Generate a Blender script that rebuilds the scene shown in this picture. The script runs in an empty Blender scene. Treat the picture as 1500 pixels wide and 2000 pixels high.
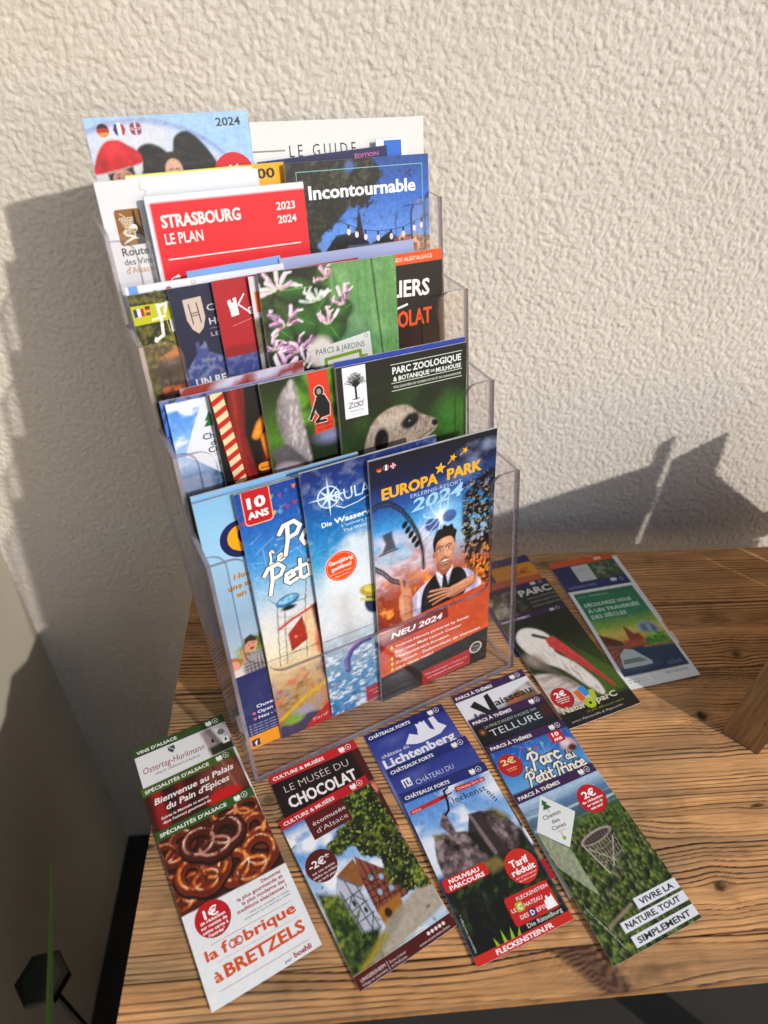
import bpy, math, random
import numpy as np
from mathutils import Vector, Matrix
from mathutils.geometry import tessellate_polygon

# ------------------------------------------------------------------ units and axes
# one unit below = 8 mm.  X runs along the table, Y towards the plastered wall, Z up;
# the origin is the table top's front left corner.
U = 0.008
R = math.radians
SC = bpy.context.scene
COL = SC.collection

# ------------------------------------------------------------------ camera
cam = bpy.data.cameras.new('camera')
camo = bpy.data.objects.new('camera', cam)
COL.objects.link(camo)
right = Vector((0.99561, -0.08541, 0.03830)).normalized()
up = Vector((0.02573, 0.64318, 0.76528)).normalized()
fwd = Vector((0.08999, 0.76094, -0.64255)).normalized()
up = (up - up.dot(right) * right).normalized()
back = right.cross(up)
M = Matrix(((right.x, up.x, back.x, 0), (right.y, up.y, back.y, 0), (right.z, up.z, back.z, 0), (0, 0, 0, 1)))
camo.matrix_world = Matrix.Translation(Vector((15.925, -14.318, 61.10)) * U) @ M
cam.sensor_fit = 'VERTICAL'
cam.sensor_height = 24.0
cam.lens = 24.0 * 1320.4 / 2000.0
cam.clip_start = 0.01
cam.clip_end = 60.0
cam.dof.use_dof = True
cam.dof.focus_distance = 64 * U
cam.dof.aperture_fstop = 3.3
SC.camera = camo

# ------------------------------------------------------------------ light
AZ, EL = R(45.5), R(29.0)
SUN_DIR = Vector((math.sin(AZ) * math.cos(EL), -math.cos(AZ) * math.cos(EL), math.sin(EL)))   # towards the sun
W_ = bpy.data.worlds.new('World')
SC.world = W_
W_.use_nodes = True
nt = W_.node_tree
nt.nodes.clear()
sky = nt.nodes.new('ShaderNodeTexSky')
sky.sky_type = 'NISHITA'
sky.sun_disc = False
sky.sun_elevation = EL
sky.sun_rotation = math.pi - AZ
sky.air_density = 1.0
sky.dust_density = 0.8
sky.ozone_density = 1.0
bg = nt.nodes.new('ShaderNodeBackground')
bg.inputs['Strength'].default_value = 0.15
out = nt.nodes.new('ShaderNodeOutputWorld')
nt.links.new(sky.outputs[0], bg.inputs[0])
nt.links.new(bg.outputs[0], out.inputs[0])
sun = bpy.data.lights.new('sun', 'SUN')
sun.energy = 2.85
sun.angle = R(1.2)
sun.color = (1.0, 0.955, 0.895)
suno = bpy.data.objects.new('sun', sun)
COL.objects.link(suno)
suno.rotation_euler = SUN_DIR.to_track_quat('Z', 'Y').to_euler()
suno.location = SUN_DIR * 3
SC.view_settings.view_transform = 'Standard'
SC.view_settings.look = 'None'
SC.view_settings.exposure = 0.12
SC.view_settings.gamma = 1.0
SC.cycles.transparent_max_bounces = 48
SC.cycles.max_bounces = 10

# ------------------------------------------------------------------ helpers
def lin(c):
    if isinstance(c, str):
        c = c.lstrip('#')
        c = [int(c[i:i + 2], 16) / 255 for i in (0, 2, 4)]
        c = [x / 12.92 if x <= 0.04045 else ((x + 0.055) / 1.055) ** 2.4 for x in c]
    return np.array(c, float)

def mat(name, color=(.5, .5, .5), rough=.6, spec=.4, coat=0.0):
    m = bpy.data.materials.new(name)
    m.use_nodes = True
    b = m.node_tree.nodes['Principled BSDF']
    b.inputs['Base Color'].default_value = (*lin(color), 1)
    b.inputs['Roughness'].default_value = rough
    b.inputs['Specular IOR Level'].default_value = spec
    b.inputs['Coat Weight'].default_value = coat
    return m, m.node_tree, b

def node(t, kind, **kw):
    n = t.nodes.new(kind)
    for k, v in kw.items():
        if k.startswith('i_'):
            n.inputs[k[2:].replace('_', ' ')].default_value = v
        else:
            setattr(n, k, v)
    return n

def mesh_obj(name, verts, faces, mats, parent=None, loc=None, midx=None, smooth=False, cols=None):
    me = bpy.data.meshes.new(name)
    v = np.asarray(verts, float) * U
    me.from_pydata(v.tolist(), [], faces if isinstance(faces, list) else faces.tolist())
    for m in (mats if isinstance(mats, (list, tuple)) else [mats]):
        me.materials.append(m)
    if midx is not None:
        me.polygons.foreach_set('material_index', np.asarray(midx, np.int32))
    if smooth:
        me.polygons.foreach_set('use_smooth', np.ones(len(me.polygons), bool))
    if cols is not None:
        a = me.color_attributes.new('Col', 'FLOAT_COLOR', 'POINT')
        c = np.ones((len(v), 4), np.float32)
        c[:, :cols.shape[1]] = cols
        a.data.foreach_set('color', c.ravel())
    me.update()
    o = bpy.data.objects.new(name, me)
    COL.objects.link(o)
    if parent is not None:
        o.parent = parent
    if loc is not None:
        o.location = Vector(loc) * U
    return o

def empty(name, loc=(0, 0, 0), rot=None):
    o = bpy.data.objects.new(name, None)
    COL.objects.link(o)
    o.empty_display_size = 0.02
    if rot is not None:
        o.matrix_world = Matrix.Translation(Vector(loc) * U) @ rot.to_4x4()
    else:
        o.location = Vector(loc) * U
    return o

def tag(o, label=None, cat=None, group=None, kind=None):
    if label: o['label'] = label
    if cat: o['category'] = cat
    if group: o['group'] = group
    if kind: o['kind'] = kind
    return o

def box(x0, x1, y0, y1, z0, z1, bev=0.0):
    v = [(x, y, z) for z in (z0, z1) for y in (y0, y1) for x in (x0, x1)]
    f = [(0, 2, 3, 1), (4, 5, 7, 6), (0, 1, 5, 4), (2, 6, 7, 3), (0, 4, 6, 2), (1, 3, 7, 5)]
    return v, f

def prism(outline, base, du, dv, dn, th):
    """extrude a 2-D outline (list of (a,b)) on axes du,dv from base by th along dn. faces: caps slot 0, rims slot 1"""
    n = len(outline)
    P = [base + du * a + dv * b for a, b in outline]
    Q = [p + dn * th for p in P]
    tr = tessellate_polygon([[Vector((a, b, 0)) for a, b in outline]])
    f, mi = [], []
    for t in tr:
        f.append(tuple(t)); mi.append(0)
        f.append(tuple(n + i for i in reversed(t))); mi.append(0)
    for i in range(n):
        j = (i + 1) % n
        f.append((i, j, n + j, n + i)); mi.append(1)
    return [tuple(p) for p in P + Q], f, mi

RS = np.random.RandomState
def vnoise(X, Y, sx, sy=None, seed=0, octv=3):
    """value noise fbm, 0..1, feature size sx, sy"""
    sy = sy or sx
    tot = np.zeros_like(X); amp = 1.0; norm = 0
    for o in range(octv):
        r = RS(seed * 7 + o * 131 + 5)
        G = r.rand(64, 64)
        if 1 / 1.6 < sx / sy < 1.6:                                # turn each octave so that the lattice never shows
            ca, sa = math.cos(.6 + 1.1 * o), math.sin(.6 + 1.1 * o)
            gx = (X * ca - Y * sa) / sx * (2 ** o) + r.rand() * 50; gy = (X * sa + Y * ca) / sy * (2 ** o) + r.rand() * 50
        else:
            gx = X / sx * (2 ** o) + r.rand() * 50; gy = Y / sy * (2 ** o) + r.rand() * 50
        ix = np.floor(gx).astype(int); iy = np.floor(gy).astype(int)
        fx = gx - ix; fy = gy - iy
        fx = fx * fx * (3 - 2 * fx); fy = fy * fy * (3 - 2 * fy)
        a = G[iy % 64, ix % 64]; b = G[iy % 64, (ix + 1) % 64]
        c = G[(iy + 1) % 64, ix % 64]; d = G[(iy + 1) % 64, (ix + 1) % 64]
        tot += amp * ((a * (1 - fx) + b * fx) * (1 - fy) + (c * (1 - fx) + d * fx) * fy)
        norm += amp; amp *= .55
    return tot / norm

def grains(X, Y, s, seed, k=1.0):
    """rounded grit: height of domes around jittered points (0..1)"""
    gx, gy = X / s, Y / (s * k); ix, iy = np.floor(gx).astype(int), np.floor(gy).astype(int)
    r = RS(seed); J = r.rand(128, 128, 3); best = np.zeros_like(X)
    for dx in (-1, 0, 1):
        for dy in (-1, 0, 1):
            cx, cy = ix + dx, iy + dy; j = J[cy % 128, cx % 128]
            d = np.hypot(gx - cx - j[..., 0], gy - cy - j[..., 1])
            rad = .45 + .45 * j[..., 2]
            best = np.maximum(best, (.5 + .5 * j[..., 2]) * np.clip(1 - (d / rad) ** 2, 0, 1) ** .7)
    return best

def grid_faces(nx, ny):
    i = np.arange(ny - 1)[:, None] * nx + np.arange(nx - 1)[None, :]
    return np.stack([i, i + 1, i + nx + 1, i + nx], -1).reshape(-1, 4)

# ------------------------------------------------------------------ materials
def wall_material(name, c0, c1, bump=.5):
    m, t, b = mat(name, c0, .92, .2)
    tc = node(t, 'ShaderNodeTexCoord')
    n1 = node(t, 'ShaderNodeTexNoise', i_Scale=420.0, i_Detail=6.0, i_Roughness=.65)
    n2 = node(t, 'ShaderNodeTexNoise', i_Scale=7.0, i_Detail=4.0)
    n3 = node(t, 'ShaderNodeTexNoise', i_Scale=1100.0, i_Detail=2.0)
    for n in (n1, n2, n3):
        t.links.new(tc.outputs['Object'], n.inputs['Vector'])
    mx = node(t, 'ShaderNodeMix', data_type='RGBA')
    mx.inputs['A'].default_value = (*lin(c0), 1); mx.inputs['B'].default_value = (*lin(c1), 1)
    t.links.new(n2.outputs[0], mx.inputs['Factor'])
    t.links.new(mx.outputs['Result'], b.inputs['Base Color'])
    bp = node(t, 'ShaderNodeBump', i_Strength=bump, i_Distance=0.0012)
    bp2 = node(t, 'ShaderNodeBump', i_Strength=.35, i_Distance=0.0004)
    t.links.new(n1.outputs[0], bp.inputs['Height'])
    t.links.new(n3.outputs[0], bp2.inputs['Height'])
    t.links.new(bp.outputs[0], bp2.inputs['Normal'])
    t.links.new(bp2.outputs[0], b.inputs['Normal'])
    return m
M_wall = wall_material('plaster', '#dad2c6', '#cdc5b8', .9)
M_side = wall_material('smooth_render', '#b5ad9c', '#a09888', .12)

def ground_material():
    m, t, b = mat('dark_ground', '#3a3a34', .9, .2)
    n = node(t, 'ShaderNodeTexNoise', i_Scale=30.0, i_Detail=6.0)
    cr = node(t, 'ShaderNodeValToRGB')
    cr.color_ramp.elements[0].color = (.016, .015, .013, 1); cr.color_ramp.elements[1].color = (.045, .042, .036, 1)
    t.links.new(n.outputs[0], cr.inputs[0]); t.links.new(cr.outputs[0], b.inputs['Base Color'])
    bp = node(t, 'ShaderNodeBump', i_Strength=.4, i_Distance=0.003)
    t.links.new(n.outputs[0], bp.inputs['Height']); t.links.new(bp.outputs[0], b.inputs['Normal'])
    return m
M_ground = ground_material()

def print_material(name, rough, coat, grain=.25):
    m, t, b = mat(name, '#ffffff', rough, .45)
    b.inputs['Specular IOR Level'].default_value = .28
    b.inputs['Coat Weight'].default_value = coat
    b.inputs['Coat Roughness'].default_value = .12
    at = node(t, 'ShaderNodeAttribute', attribute_name='Col')
    tc = node(t, 'ShaderNodeTexCoord')
    n = node(t, 'ShaderNodeTexNoise', i_Scale=900.0, i_Detail=3.0, i_Roughness=.7)
    t.links.new(tc.outputs['Object'], n.inputs['Vector'])
    mr = node(t, 'ShaderNodeMapRange')
    mr.inputs['To Min'].default_value = 1 - grain; mr.inputs['To Max'].default_value = 1 + grain
    t.links.new(n.outputs[0], mr.inputs['Value'])
    vm = node(t, 'ShaderNodeVectorMath', operation='SCALE')
    t.links.new(at.outputs['Color'], vm.inputs[0]); t.links.new(mr.outputs[0], vm.inputs['Scale'])
    t.links.new(vm.outputs[0], b.inputs['Base Color'])
    n2 = node(t, 'ShaderNodeTexNoise', i_Scale=25.0, i_Detail=2.0)
    t.links.new(tc.outputs['Object'], n2.inputs['Vector'])
    bp = node(t, 'ShaderNodeBump', i_Strength=.03, i_Distance=0.002)
    t.links.new(n2.outputs[0], bp.inputs['Height']); t.links.new(bp.outputs[0], b.inputs['Normal'])
    return m
M_print = print_material('printed_paper', .48, .07, .10)
M_paper, _, _ = mat('paper_edge', '#dfe0e2', .7, .3)

def page_material():
    m, t, b = mat('page_block_edge', '#e0e0e2', .75, .2)
    tc = node(t, 'ShaderNodeTexCoord')
    mp = node(t, 'ShaderNodeMapping'); mp.inputs['Scale'].default_value = (1, 1, 60)
    n = node(t, 'ShaderNodeTexNoise', i_Scale=60.0, i_Detail=2.0)
    t.links.new(tc.outputs['Object'], mp.inputs[0]); t.links.new(mp.outputs[0], n.inputs['Vector'])
    cr = node(t, 'ShaderNodeValToRGB')
    cr.color_ramp.elements[0].position = .35; cr.color_ramp.elements[1].position = .6
    cr.color_ramp.elements[0].color = (.28, .28, .30, 1); cr.color_ramp.elements[1].color = (.75, .75, .77, 1)
    t.links.new(n.outputs[0], cr.inputs[0]); t.links.new(cr.outputs[0], b.inputs['Base Color'])
    return m
M_pages = page_material()

def acrylic(name, tint, dens, base=.02):
    m = bpy.data.materials.new(name); m.use_nodes = True
    t = m.node_tree; t.nodes.clear()
    o = node(t, 'ShaderNodeOutputMaterial')
    tr = node(t, 'ShaderNodeBsdfTransparent'); tr.inputs[0].default_value = (*tint, 1)
    gl = node(t, 'ShaderNodeBsdfGlossy'); gl.inputs['Roughness'].default_value = .05 if base < .1 else .22
    gl.inputs['Color'].default_value = (1, 1, 1, 1)
    df = node(t, 'ShaderNodeBsdfDiffuse'); df.inputs[0].default_value = (.62, .56, .60, 1)
    # Schlick reflectance from |N.I| so that both faces of the thin sheet reflect alike
    ge = node(t, 'ShaderNodeNewGeometry')
    dp = node(t, 'ShaderNodeVectorMath', operation='DOT_PRODUCT')
    t.links.new(ge.outputs['Normal'], dp.inputs[0]); t.links.new(ge.outputs['Incoming'], dp.inputs[1])
    ab = node(t, 'ShaderNodeMath', operation='ABSOLUTE'); t.links.new(dp.outputs['Value'], ab.inputs[0])
    sb = node(t, 'ShaderNodeMath', operation='SUBTRACT'); sb.inputs[0].default_value = 1.0; t.links.new(ab.outputs[0], sb.inputs[1])
    pw = node(t, 'ShaderNodeMath', operation='POWER'); pw.inputs[1].default_value = 5.0; t.links.new(sb.outputs[0], pw.inputs[0])
    fr = node(t, 'ShaderNodeMath', operation='MULTIPLY_ADD'); fr.inputs[1].default_value = .9; fr.inputs[2].default_value = base
    t.links.new(pw.outputs[0], fr.inputs[0])
    tc = node(t, 'ShaderNodeTexCoord')
    nz = node(t, 'ShaderNodeTexNoise', i_Scale=14.0, i_Detail=5.0, i_Roughness=.65)
    t.links.new(tc.outputs['Object'], nz.inputs['Vector'])
    mr = node(t, 'ShaderNodeMapRange'); mr.inputs['From Min'].default_value = .4; mr.inputs['From Max'].default_value = .75
    mr.inputs['To Min'].default_value = dens * .6; mr.inputs['To Max'].default_value = dens * 1.6
    t.links.new(nz.outputs[0], mr.inputs[0])
    m1 = node(t, 'ShaderNodeMixShader'); m2 = node(t, 'ShaderNodeMixShader')
    t.links.new(mr.outputs[0], m1.inputs[0]); t.links.new(tr.outputs[0], m1.inputs[1]); t.links.new(df.outputs[0], m1.inputs[2])
    t.links.new(fr.outputs[0], m2.inputs[0]); t.links.new(m1.outputs[0], m2.inputs[1]); t.links.new(gl.outputs[0], m2.inputs[2])
    t.links.new(m2.outputs[0], o.inputs[0])
    return m
M_acr = acrylic('clear_acrylic', (.982, .976, .982), .003)
M_acr_edge = acrylic('acrylic_cut_edge', (.30, .25, .285), .30, .12)
# ------------------------------------------------------------------ the setting
WALL_Y, SIDE_X, GROUND_Z = 57.5, -28.2, -90.0

def stucco_height(X, Z):
    wx = (vnoise(X, Z, .8, seed=3, octv=2) - .5) * .55; wz = (vnoise(X, Z, .8, seed=9, octv=2) - .5) * .55
    g1 = grains(X + wx, Z + wz, .46, 5, 1.1); g2 = grains(X * .96 + Z * .28 + wx, Z * .96 - X * .28, .34, 6)
    big = vnoise(X, Z, 4, seed=4, octv=2)
    return .15 * g1 + .085 * g2 + .05 * big

def build_wall():
    # lumpy stucco as real relief where the picture shows it, flat far beyond
    V, F, n = [], [], 0
    X0, X1, ZM, Z1 = -28.2, 91.8, -14.0, 76.0
    for xs, zs in ((np.arange(X0, X1 + .1, .15), np.arange(ZM, Z1 + .1, .15)), (np.arange(X0, 6.01, .3), np.arange(-92, ZM + .01, .3))):
        xs = np.linspace(xs[0], min(xs[-1], X1), len(xs)); zs = np.linspace(zs[0], zs[-1], len(zs))
        X, Z = np.meshgrid(xs, zs)
        v = np.stack([X, WALL_Y - stucco_height(X, Z), Z], -1).reshape(-1, 3)
        V.append(v); F += (grid_faces(len(xs), len(zs)) + n).tolist(); n += len(v)
    y = WALL_Y - .18
    ex = [(6, y, -92), (X1, y, -92), (X1, y, ZM), (6, y, ZM), (X1, y, -92), (330, y, -92), (330, y, 260), (X1, y, 260), (X0, y, Z1), (X1, y, Z1), (X1, y, 260), (X0, y, 260)]
    V.append(np.array(ex))
    F += [(n, n + 1, n + 2, n + 3), (n + 4, n + 5, n + 6, n + 7), (n + 8, n + 9, n + 10, n + 11)]
    o = mesh_obj('stucco_wall', np.concatenate(V), F, M_wall, smooth=True)
    tag(o, 'cream stucco wall with rough plaster relief behind the table', 'wall', kind='structure')
build_wall()

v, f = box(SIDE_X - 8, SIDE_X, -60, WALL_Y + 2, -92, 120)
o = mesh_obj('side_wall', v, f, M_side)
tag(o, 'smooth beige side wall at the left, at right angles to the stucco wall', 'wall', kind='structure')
v, f = box(SIDE_X + .1, 2, -74, -66, -92, 45)
o = mesh_obj('added_shade_wall', v, f, M_side)  # wall added out of view to hold back sky light at lower left
tag(o, 'added wall facing the table, outside the picture, blocking sky light from the lower left', 'wall', kind='structure')
o = mesh_obj('ground', [(-400, -500, GROUND_Z), (500, -500, GROUND_Z), (500, 80, GROUND_Z), (-400, 80, GROUND_Z)], [(0, 1, 2, 3)], M_ground)
tag(o, 'dark ground far below the table', 'ground', kind='structure')

# ------------------------------------------------------------------ table of weathered planks
def wood_material(name, attr=True):
    m, t, b = mat(name, '#8a6238', .78, .25)
    at = node(t, 'ShaderNodeAttribute', attribute_name='Col')
    tc = node(t, 'ShaderNodeTexCoord')
    mp = node(t, 'ShaderNodeMapping'); mp.inputs['Scale'].default_value = (.09, 1.0, 1.0)
    n = node(t, 'ShaderNodeTexNoise', i_Scale=520.0, i_Detail=4.0, i_Roughness=.65)
    n2 = node(t, 'ShaderNodeTexNoise', i_Scale=1500.0, i_Detail=2.0)
    t.links.new(tc.outputs['Object'], mp.inputs[0]); t.links.new(mp.outputs[0], n.inputs['Vector'])
    t.links.new(tc.outputs['Object'], n2.inputs['Vector'])
    mr = node(t, 'ShaderNodeMapRange'); mr.inputs['From Min'].default_value = .3; mr.inputs['From Max'].default_value = .7
    mr.inputs['To Min'].default_value = .78; mr.inputs['To Max'].default_value = 1.18
    t.links.new(n.outputs[0], mr.inputs[0])
    vm = node(t, 'ShaderNodeVectorMath', operation='SCALE')
    t.links.new(at.outputs['Color'], vm.inputs[0]); t.links.new(mr.outputs[0], vm.inputs['Scale'])
    t.links.new(vm.outputs[0], b.inputs['Base Color'])
    ad = node(t, 'ShaderNodeMath', operation='ADD')
    t.links.new(n.outputs[0], ad.inputs[0]); t.links.new(n2.outputs[0], ad.inputs[1])
    bp = node(t, 'ShaderNodeBump', i_Strength=.35, i_Distance=0.0005)
    t.links.new(ad.outputs[0], bp.inputs['Height']); t.links.new(bp.outputs[0], b.inputs['Normal'])
    return m
M_wood = wood_material('weathered_wood')

KNOTS = [  # x, y, rx, ry, push, darkness
    (36.9, 1.2, 3.6, 1.5, 1.6, 0.0), (49.2, 6.9, .55, .5, .7, .9), (56.2, 13.6, .8, .22, .35, .9), (55.3, 23.4, .6, .7, .8, .95),
    (10.2, 17.2, .6, .55, .8, .6), (-.4, 13.6, 1.1, .3, .5, .85), (44.4, 46.6, 1.3, .5, .8, .7), (41.5, 10.8, 1.6, .9, 1.3, .12),
    (53.0, 12.6, 3.2, .9, 1.0, .12), (63.0, 31.0, .6, .5, .8, .8), (26, 30, .5, .5, .8, .8), (74, 22, .8, .6, .8, .8)]

def plank(y0, y1, seed, tone, z_off, parent):
    x0, x1 = -.05, 92.0
    xs = np.concatenate([np.arange(x0, 66, .34), np.arange(66, x1, 1.5), [x1]])
    ny = max(12, int((y1 - y0) / .085))
    ys = np.linspace(y0, y1, ny)
    X, Y = np.meshgrid(xs, ys)
    g = Y.copy() + (vnoise(X, Y, 48, 8, seed=seed, octv=2) - .5) * 2.4 + (vnoise(X, Y, 7, 2.5, seed=seed + 3, octv=2) - .5) * .22
    dark = np.zeros_like(X)
    for kx, ky, rx, ry, push, dk in KNOTS:
        if ky < y0 - 2 or ky > y1 + 2: continue
        dx = (X - kx) / (rx * 2.6); dy = Y - ky
        w = np.exp(-dx * dx)
        g -= .62 * push * np.tanh(dy / (ry * .7)) * w * np.exp(-np.abs(dy) / (ry * 4.5))
        if dk > 0:
            ang = .35 * (X - kx)
            e = ((X - kx) / rx) ** 2 + ((dy - .12 * ang) / ry) ** 2 + .5 * (vnoise(X, Y, .5, .3, seed=seed + 8) - .5)
            dark = np.maximum(dark, dk * np.clip(1.35 - e, 0, 1))
            dark = np.maximum(dark, dk * .35 * np.exp(-e / 5))
    # growth rings: irregular spacing by bending the phase
    ph = g * 2.5 + 2.0 * vnoise(g * 1.0, X * .02, 2.1, 1, seed=seed + 11, octv=2)
    fr = ph - np.floor(ph)
    late = np.clip((fr - .60) / .28, 0, 1) * np.clip((1.0 - fr) / .08, 0, 1)
    fine = vnoise(X, g, 9, .11, seed=seed + 13, octv=2)
    strength = np.clip(vnoise(X, g, 26, 1.3, seed=seed + 17, octv=3) * 2.9 - .6, .14, 1.35)
    late = late * strength * (.75 + .8 * fine)
    grey = np.clip((vnoise(X, Y, 17, 4.5, seed=seed + 19, octv=3) - .52) * 3.2 + .55 * np.clip((26 - X) / 22, 0, 1) * (Y < 30), 0, 1)
    c_early, c_late, c_grey = lin('#c6925f'), lin('#2b180c'), lin('#7d6a50')
    base = c_early * (1 - grey[..., None] * .75) + c_grey * (grey[..., None] * .75)
    base = base * (.62 + .78 * vnoise(X, g, 30, .9, seed=seed + 23, octv=4)[..., None]) * (.85 + .3 * vnoise(X, Y, 14, 7, seed=seed + 41, octv=2)[..., None]) * tone
    spots = np.clip((vnoise(X, Y, 2.6, 2.2, seed=seed + 29, octv=3) - .62) * 6, 0, 1)[..., None]
    base = base * (1 - .22 * spots)
    C = base * (1 - np.clip(late * 1.05, 0, 1)[..., None]) + c_late * np.clip(late * 1.05, 0, 1)[..., None]
    if y0 < 1.0:   # the dark branch knot that crosses the front board
        t = np.clip((3.6 - Y) / 3.6, 0, 1)
        bx = 34.6 + 3.2 * t + .35 * (vnoise(X, Y, 1.2, seed=70) - .5)
        hw = 1.9 - .75 * t
        d = np.abs(X - bx) / hw
        wv = np.clip((1.0 - d) * 5, 0, 1)
        q = np.sqrt(((X - bx) * 1.5) ** 2 + ((Y - 2.9) * .75) ** 2) + .25 * vnoise(X, Y, .8, seed=71)
        rg = .5 + .5 * np.sin(q * 12)
        kc = lin('#6a4a35') * (.35 + .75 * rg[..., None]) * (.8 + .4 * vnoise(X, Y, .3, seed=72)[..., None])
        C = C * (1 - wv[..., None]) + kc * wv[..., None]
        edge = np.exp(-((d - 1.0) / .09) ** 2)[..., None]
        C = C * (1 - .75 * edge)
        flow = np.exp(-np.abs(d - 1.0) / .9) * (d > 1)
        C = C * (1 - .45 * flow[..., None] * (.5 + .5 * np.sin(d * 16 + Y)[..., None]))
        late = np.maximum(late * (1 - wv), .7 * wv * rg)
    C = C * (1 - dark[..., None]) + lin('#1d120b') * dark[..., None]
    seam = np.exp(-np.minimum(Y - y0, y1 - Y) / .07)[..., None]
    C = C * (1 - .45 * seam)
    Z = -.055 * late - .12 * dark - .05 * seam[..., 0] + .03 * (fine - .5) + z_off
    V = np.stack([X, Y, Z], -1).reshape(-1, 3); nx = len(xs)
    F = grid_faces(nx, ny).tolist()
    # sides, ends and underside
    th = 1.35; n0 = len(V); low = -th + z_off
    bot = np.concatenate([np.stack([xs, np.full(nx, y0), np.full(nx, low)], -1), np.stack([xs, np.full(nx, y1), np.full(nx, low)], -1)])
    lft = np.stack([np.full(ny, x0), ys, np.full(ny, low)], -1)
    rgt = np.stack([np.full(ny, x1), ys, np.full(ny, low)], -1)
    V = np.concatenate([V, bot, lft, rgt])
    for i in range(nx - 1):
        F.append((i + 1, i, n0 + i, n0 + i + 1))
        a = (ny - 1) * nx + i
        F.append((a, a + 1, n0 + nx + i + 1, n0 + nx + i))
        F.append((n0 + i + 1, n0 + i, n0 + nx + i, n0 + nx + i + 1))
    l0 = n0 + 2 * nx; r0 = l0 + ny
    for j in range(ny - 1):
        F.append((j * nx, (j + 1) * nx, l0 + j + 1, l0 + j))
        F.append(((j + 1) * nx + nx - 1, j * nx + nx - 1, r0 + j, r0 + j + 1))
    sc_ = lin('#a9784a') * tone
    side = np.tile(sc_, (len(V) - n0, 1)) * (.8 + .4 * RS(seed).rand(len(V) - n0, 1))
    CC = np.concatenate([C.reshape(-1, 3), side])
    return mesh_obj('plank', V, F, M_wood, parent=parent, smooth=False, cols=CC)

table = empty('wooden_table', (0, 0, 0))
tag(table, 'weathered wooden table of long planks that carries the stand and the leaflets', 'table')
for y0, y1, sd, tone, zo in [(0, 3.28, 11, .92, 0), (3.34, 15.0, 23, 1.0, 0), (15.06, 29.2, 37, .97, -.02), (29.26, 38.9, 51, .84, .0), (38.96, 48.65, 63, .88, -.02)]:
    plank(y0, y1, sd, tone, zo, table)
def plain_wood(name, x0, x1, y0, y1, z0, z1, parent, col='#8f6a42'):
    v, f = box(x0, x1, y0, y1, z0, z1)
    return mesh_obj(name, v, f, M_wood, parent=parent, cols=np.tile(lin(col), (8, 1)))
for lx in (86,):
    for ly in (3, 42):
        plain_wood('table_leg', lx, lx + 5, ly, ly + 5, GROUND_Z, -5.2, table)
plain_wood('sun_block_panel', .7, 3.1, .8, 47.8, GROUND_Z, -1.42, table, '#6e5034')  # solid panel added below the top, keeps sun off the wall behind
plain_wood('apron', 3.2, 90.8, 3.2, 5.2, -5.1, -1.42, table)
plain_wood('apron', 3.2, 90.8, 44.8, 46.8, -5.1, -1.42, table)

# ------------------------------------------------------------------ wooden box at the right edge (only its corner is in view)
def crate():
    root = empty('wooden_box', (57.7, 20, 0))
    tag(root, 'brown wooden box whose upright corner board stands at the right edge of the table', 'box')
    e = Vector((.75, .66, 0)).normalized(); nn = Vector((-e.y, e.x, 0)); z = Vector((0, 0, 1))
    m, t, b = mat('oiled_wood', '#7d5431', .55, .35)
    tc = node(t, 'ShaderNodeTexCoord'); mp = node(t, 'ShaderNodeMapping'); mp.inputs['Scale'].default_value = (1, 1, .06)
    n = node(t, 'ShaderNodeTexNoise', i_Scale=330.0, i_Detail=4.0)
    cr = node(t, 'ShaderNodeValToRGB'); cr.color_ramp.elements[0].position = .3; cr.color_ramp.elements[1].position = .75
    cr.color_ramp.elements[0].color = (*lin('#6f5238'), 1); cr.color_ramp.elements[1].color = (*lin('#a58055'), 1)
    t.links.new(tc.outputs['Object'], mp.inputs[0]); t.links.new(mp.outputs[0], n.inputs['Vector'])
    t.links.new(n.outputs[0], cr.inputs[0]); t.links.new(cr.outputs[0], b.inputs['Base Color'])
    def pan(name, outl, off=-1.9, th=3.75):
        v, f, mi = prism(outl, nn * off, e, z, nn, th)
        return mesh_obj(name, v, f, [m, m], parent=root, midx=mi)
    pan('corner_board', [(0, .02), (1.6, .02), (1.6, 20.1), (0, 19.9)])
    pan('side_panel', [(1.62, .3), (25.35, .3), (25.35, 8.6), (1.62, 8.6)], -1.2, 2.6)
    pan('side_panel', [(25.62, .3), (28.98, .3), (28.98, 8.6), (25.62, 8.6)], -.2, .6)
    pan('side_panel', [(1.62, 8.65), (28.98, 8.65), (28.98, 21.4), (1.62, 20.0)], -1.2, 2.6)
    pan('post', [(29.0, .02), (30.42, .02), (30.42, 25.9), (29.0, 25.3)], -.9, 1.6)
    pan('brace', [(30.44, 12.7), (30.76, 12.7), (30.76, 17.2), (30.44, 17.2)], -.4, .8)
    pan('sill', [(30.44, .1), (30.76, .1), (30.76, 3.4), (30.44, 3.4)], -.4, .8)
    pan('gable_board', [(30.78, .02), (60, .02), (60, 5.4), (43.2, 5.4), (36.0, 16.6), (35.5, 24.0), (30.95, 21.9)], -.3, .6)
    # nail in the corner board
    c = Vector((57.7, 20, 0)) + e * -.02 + nn * -.9 + z * 4.6
    vs = [(tuple((e * -.03 + nn * (.1 * math.cos(k * R(45)) - .9) + z * (.1 * math.sin(k * R(45)) + 4.4)))) for k in range(8)]
    mn, _, _ = mat('dark_nail', '#17110c', .5)
    mesh_obj('nail', vs, [tuple(range(8))], mn, parent=root)
crate()

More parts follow.
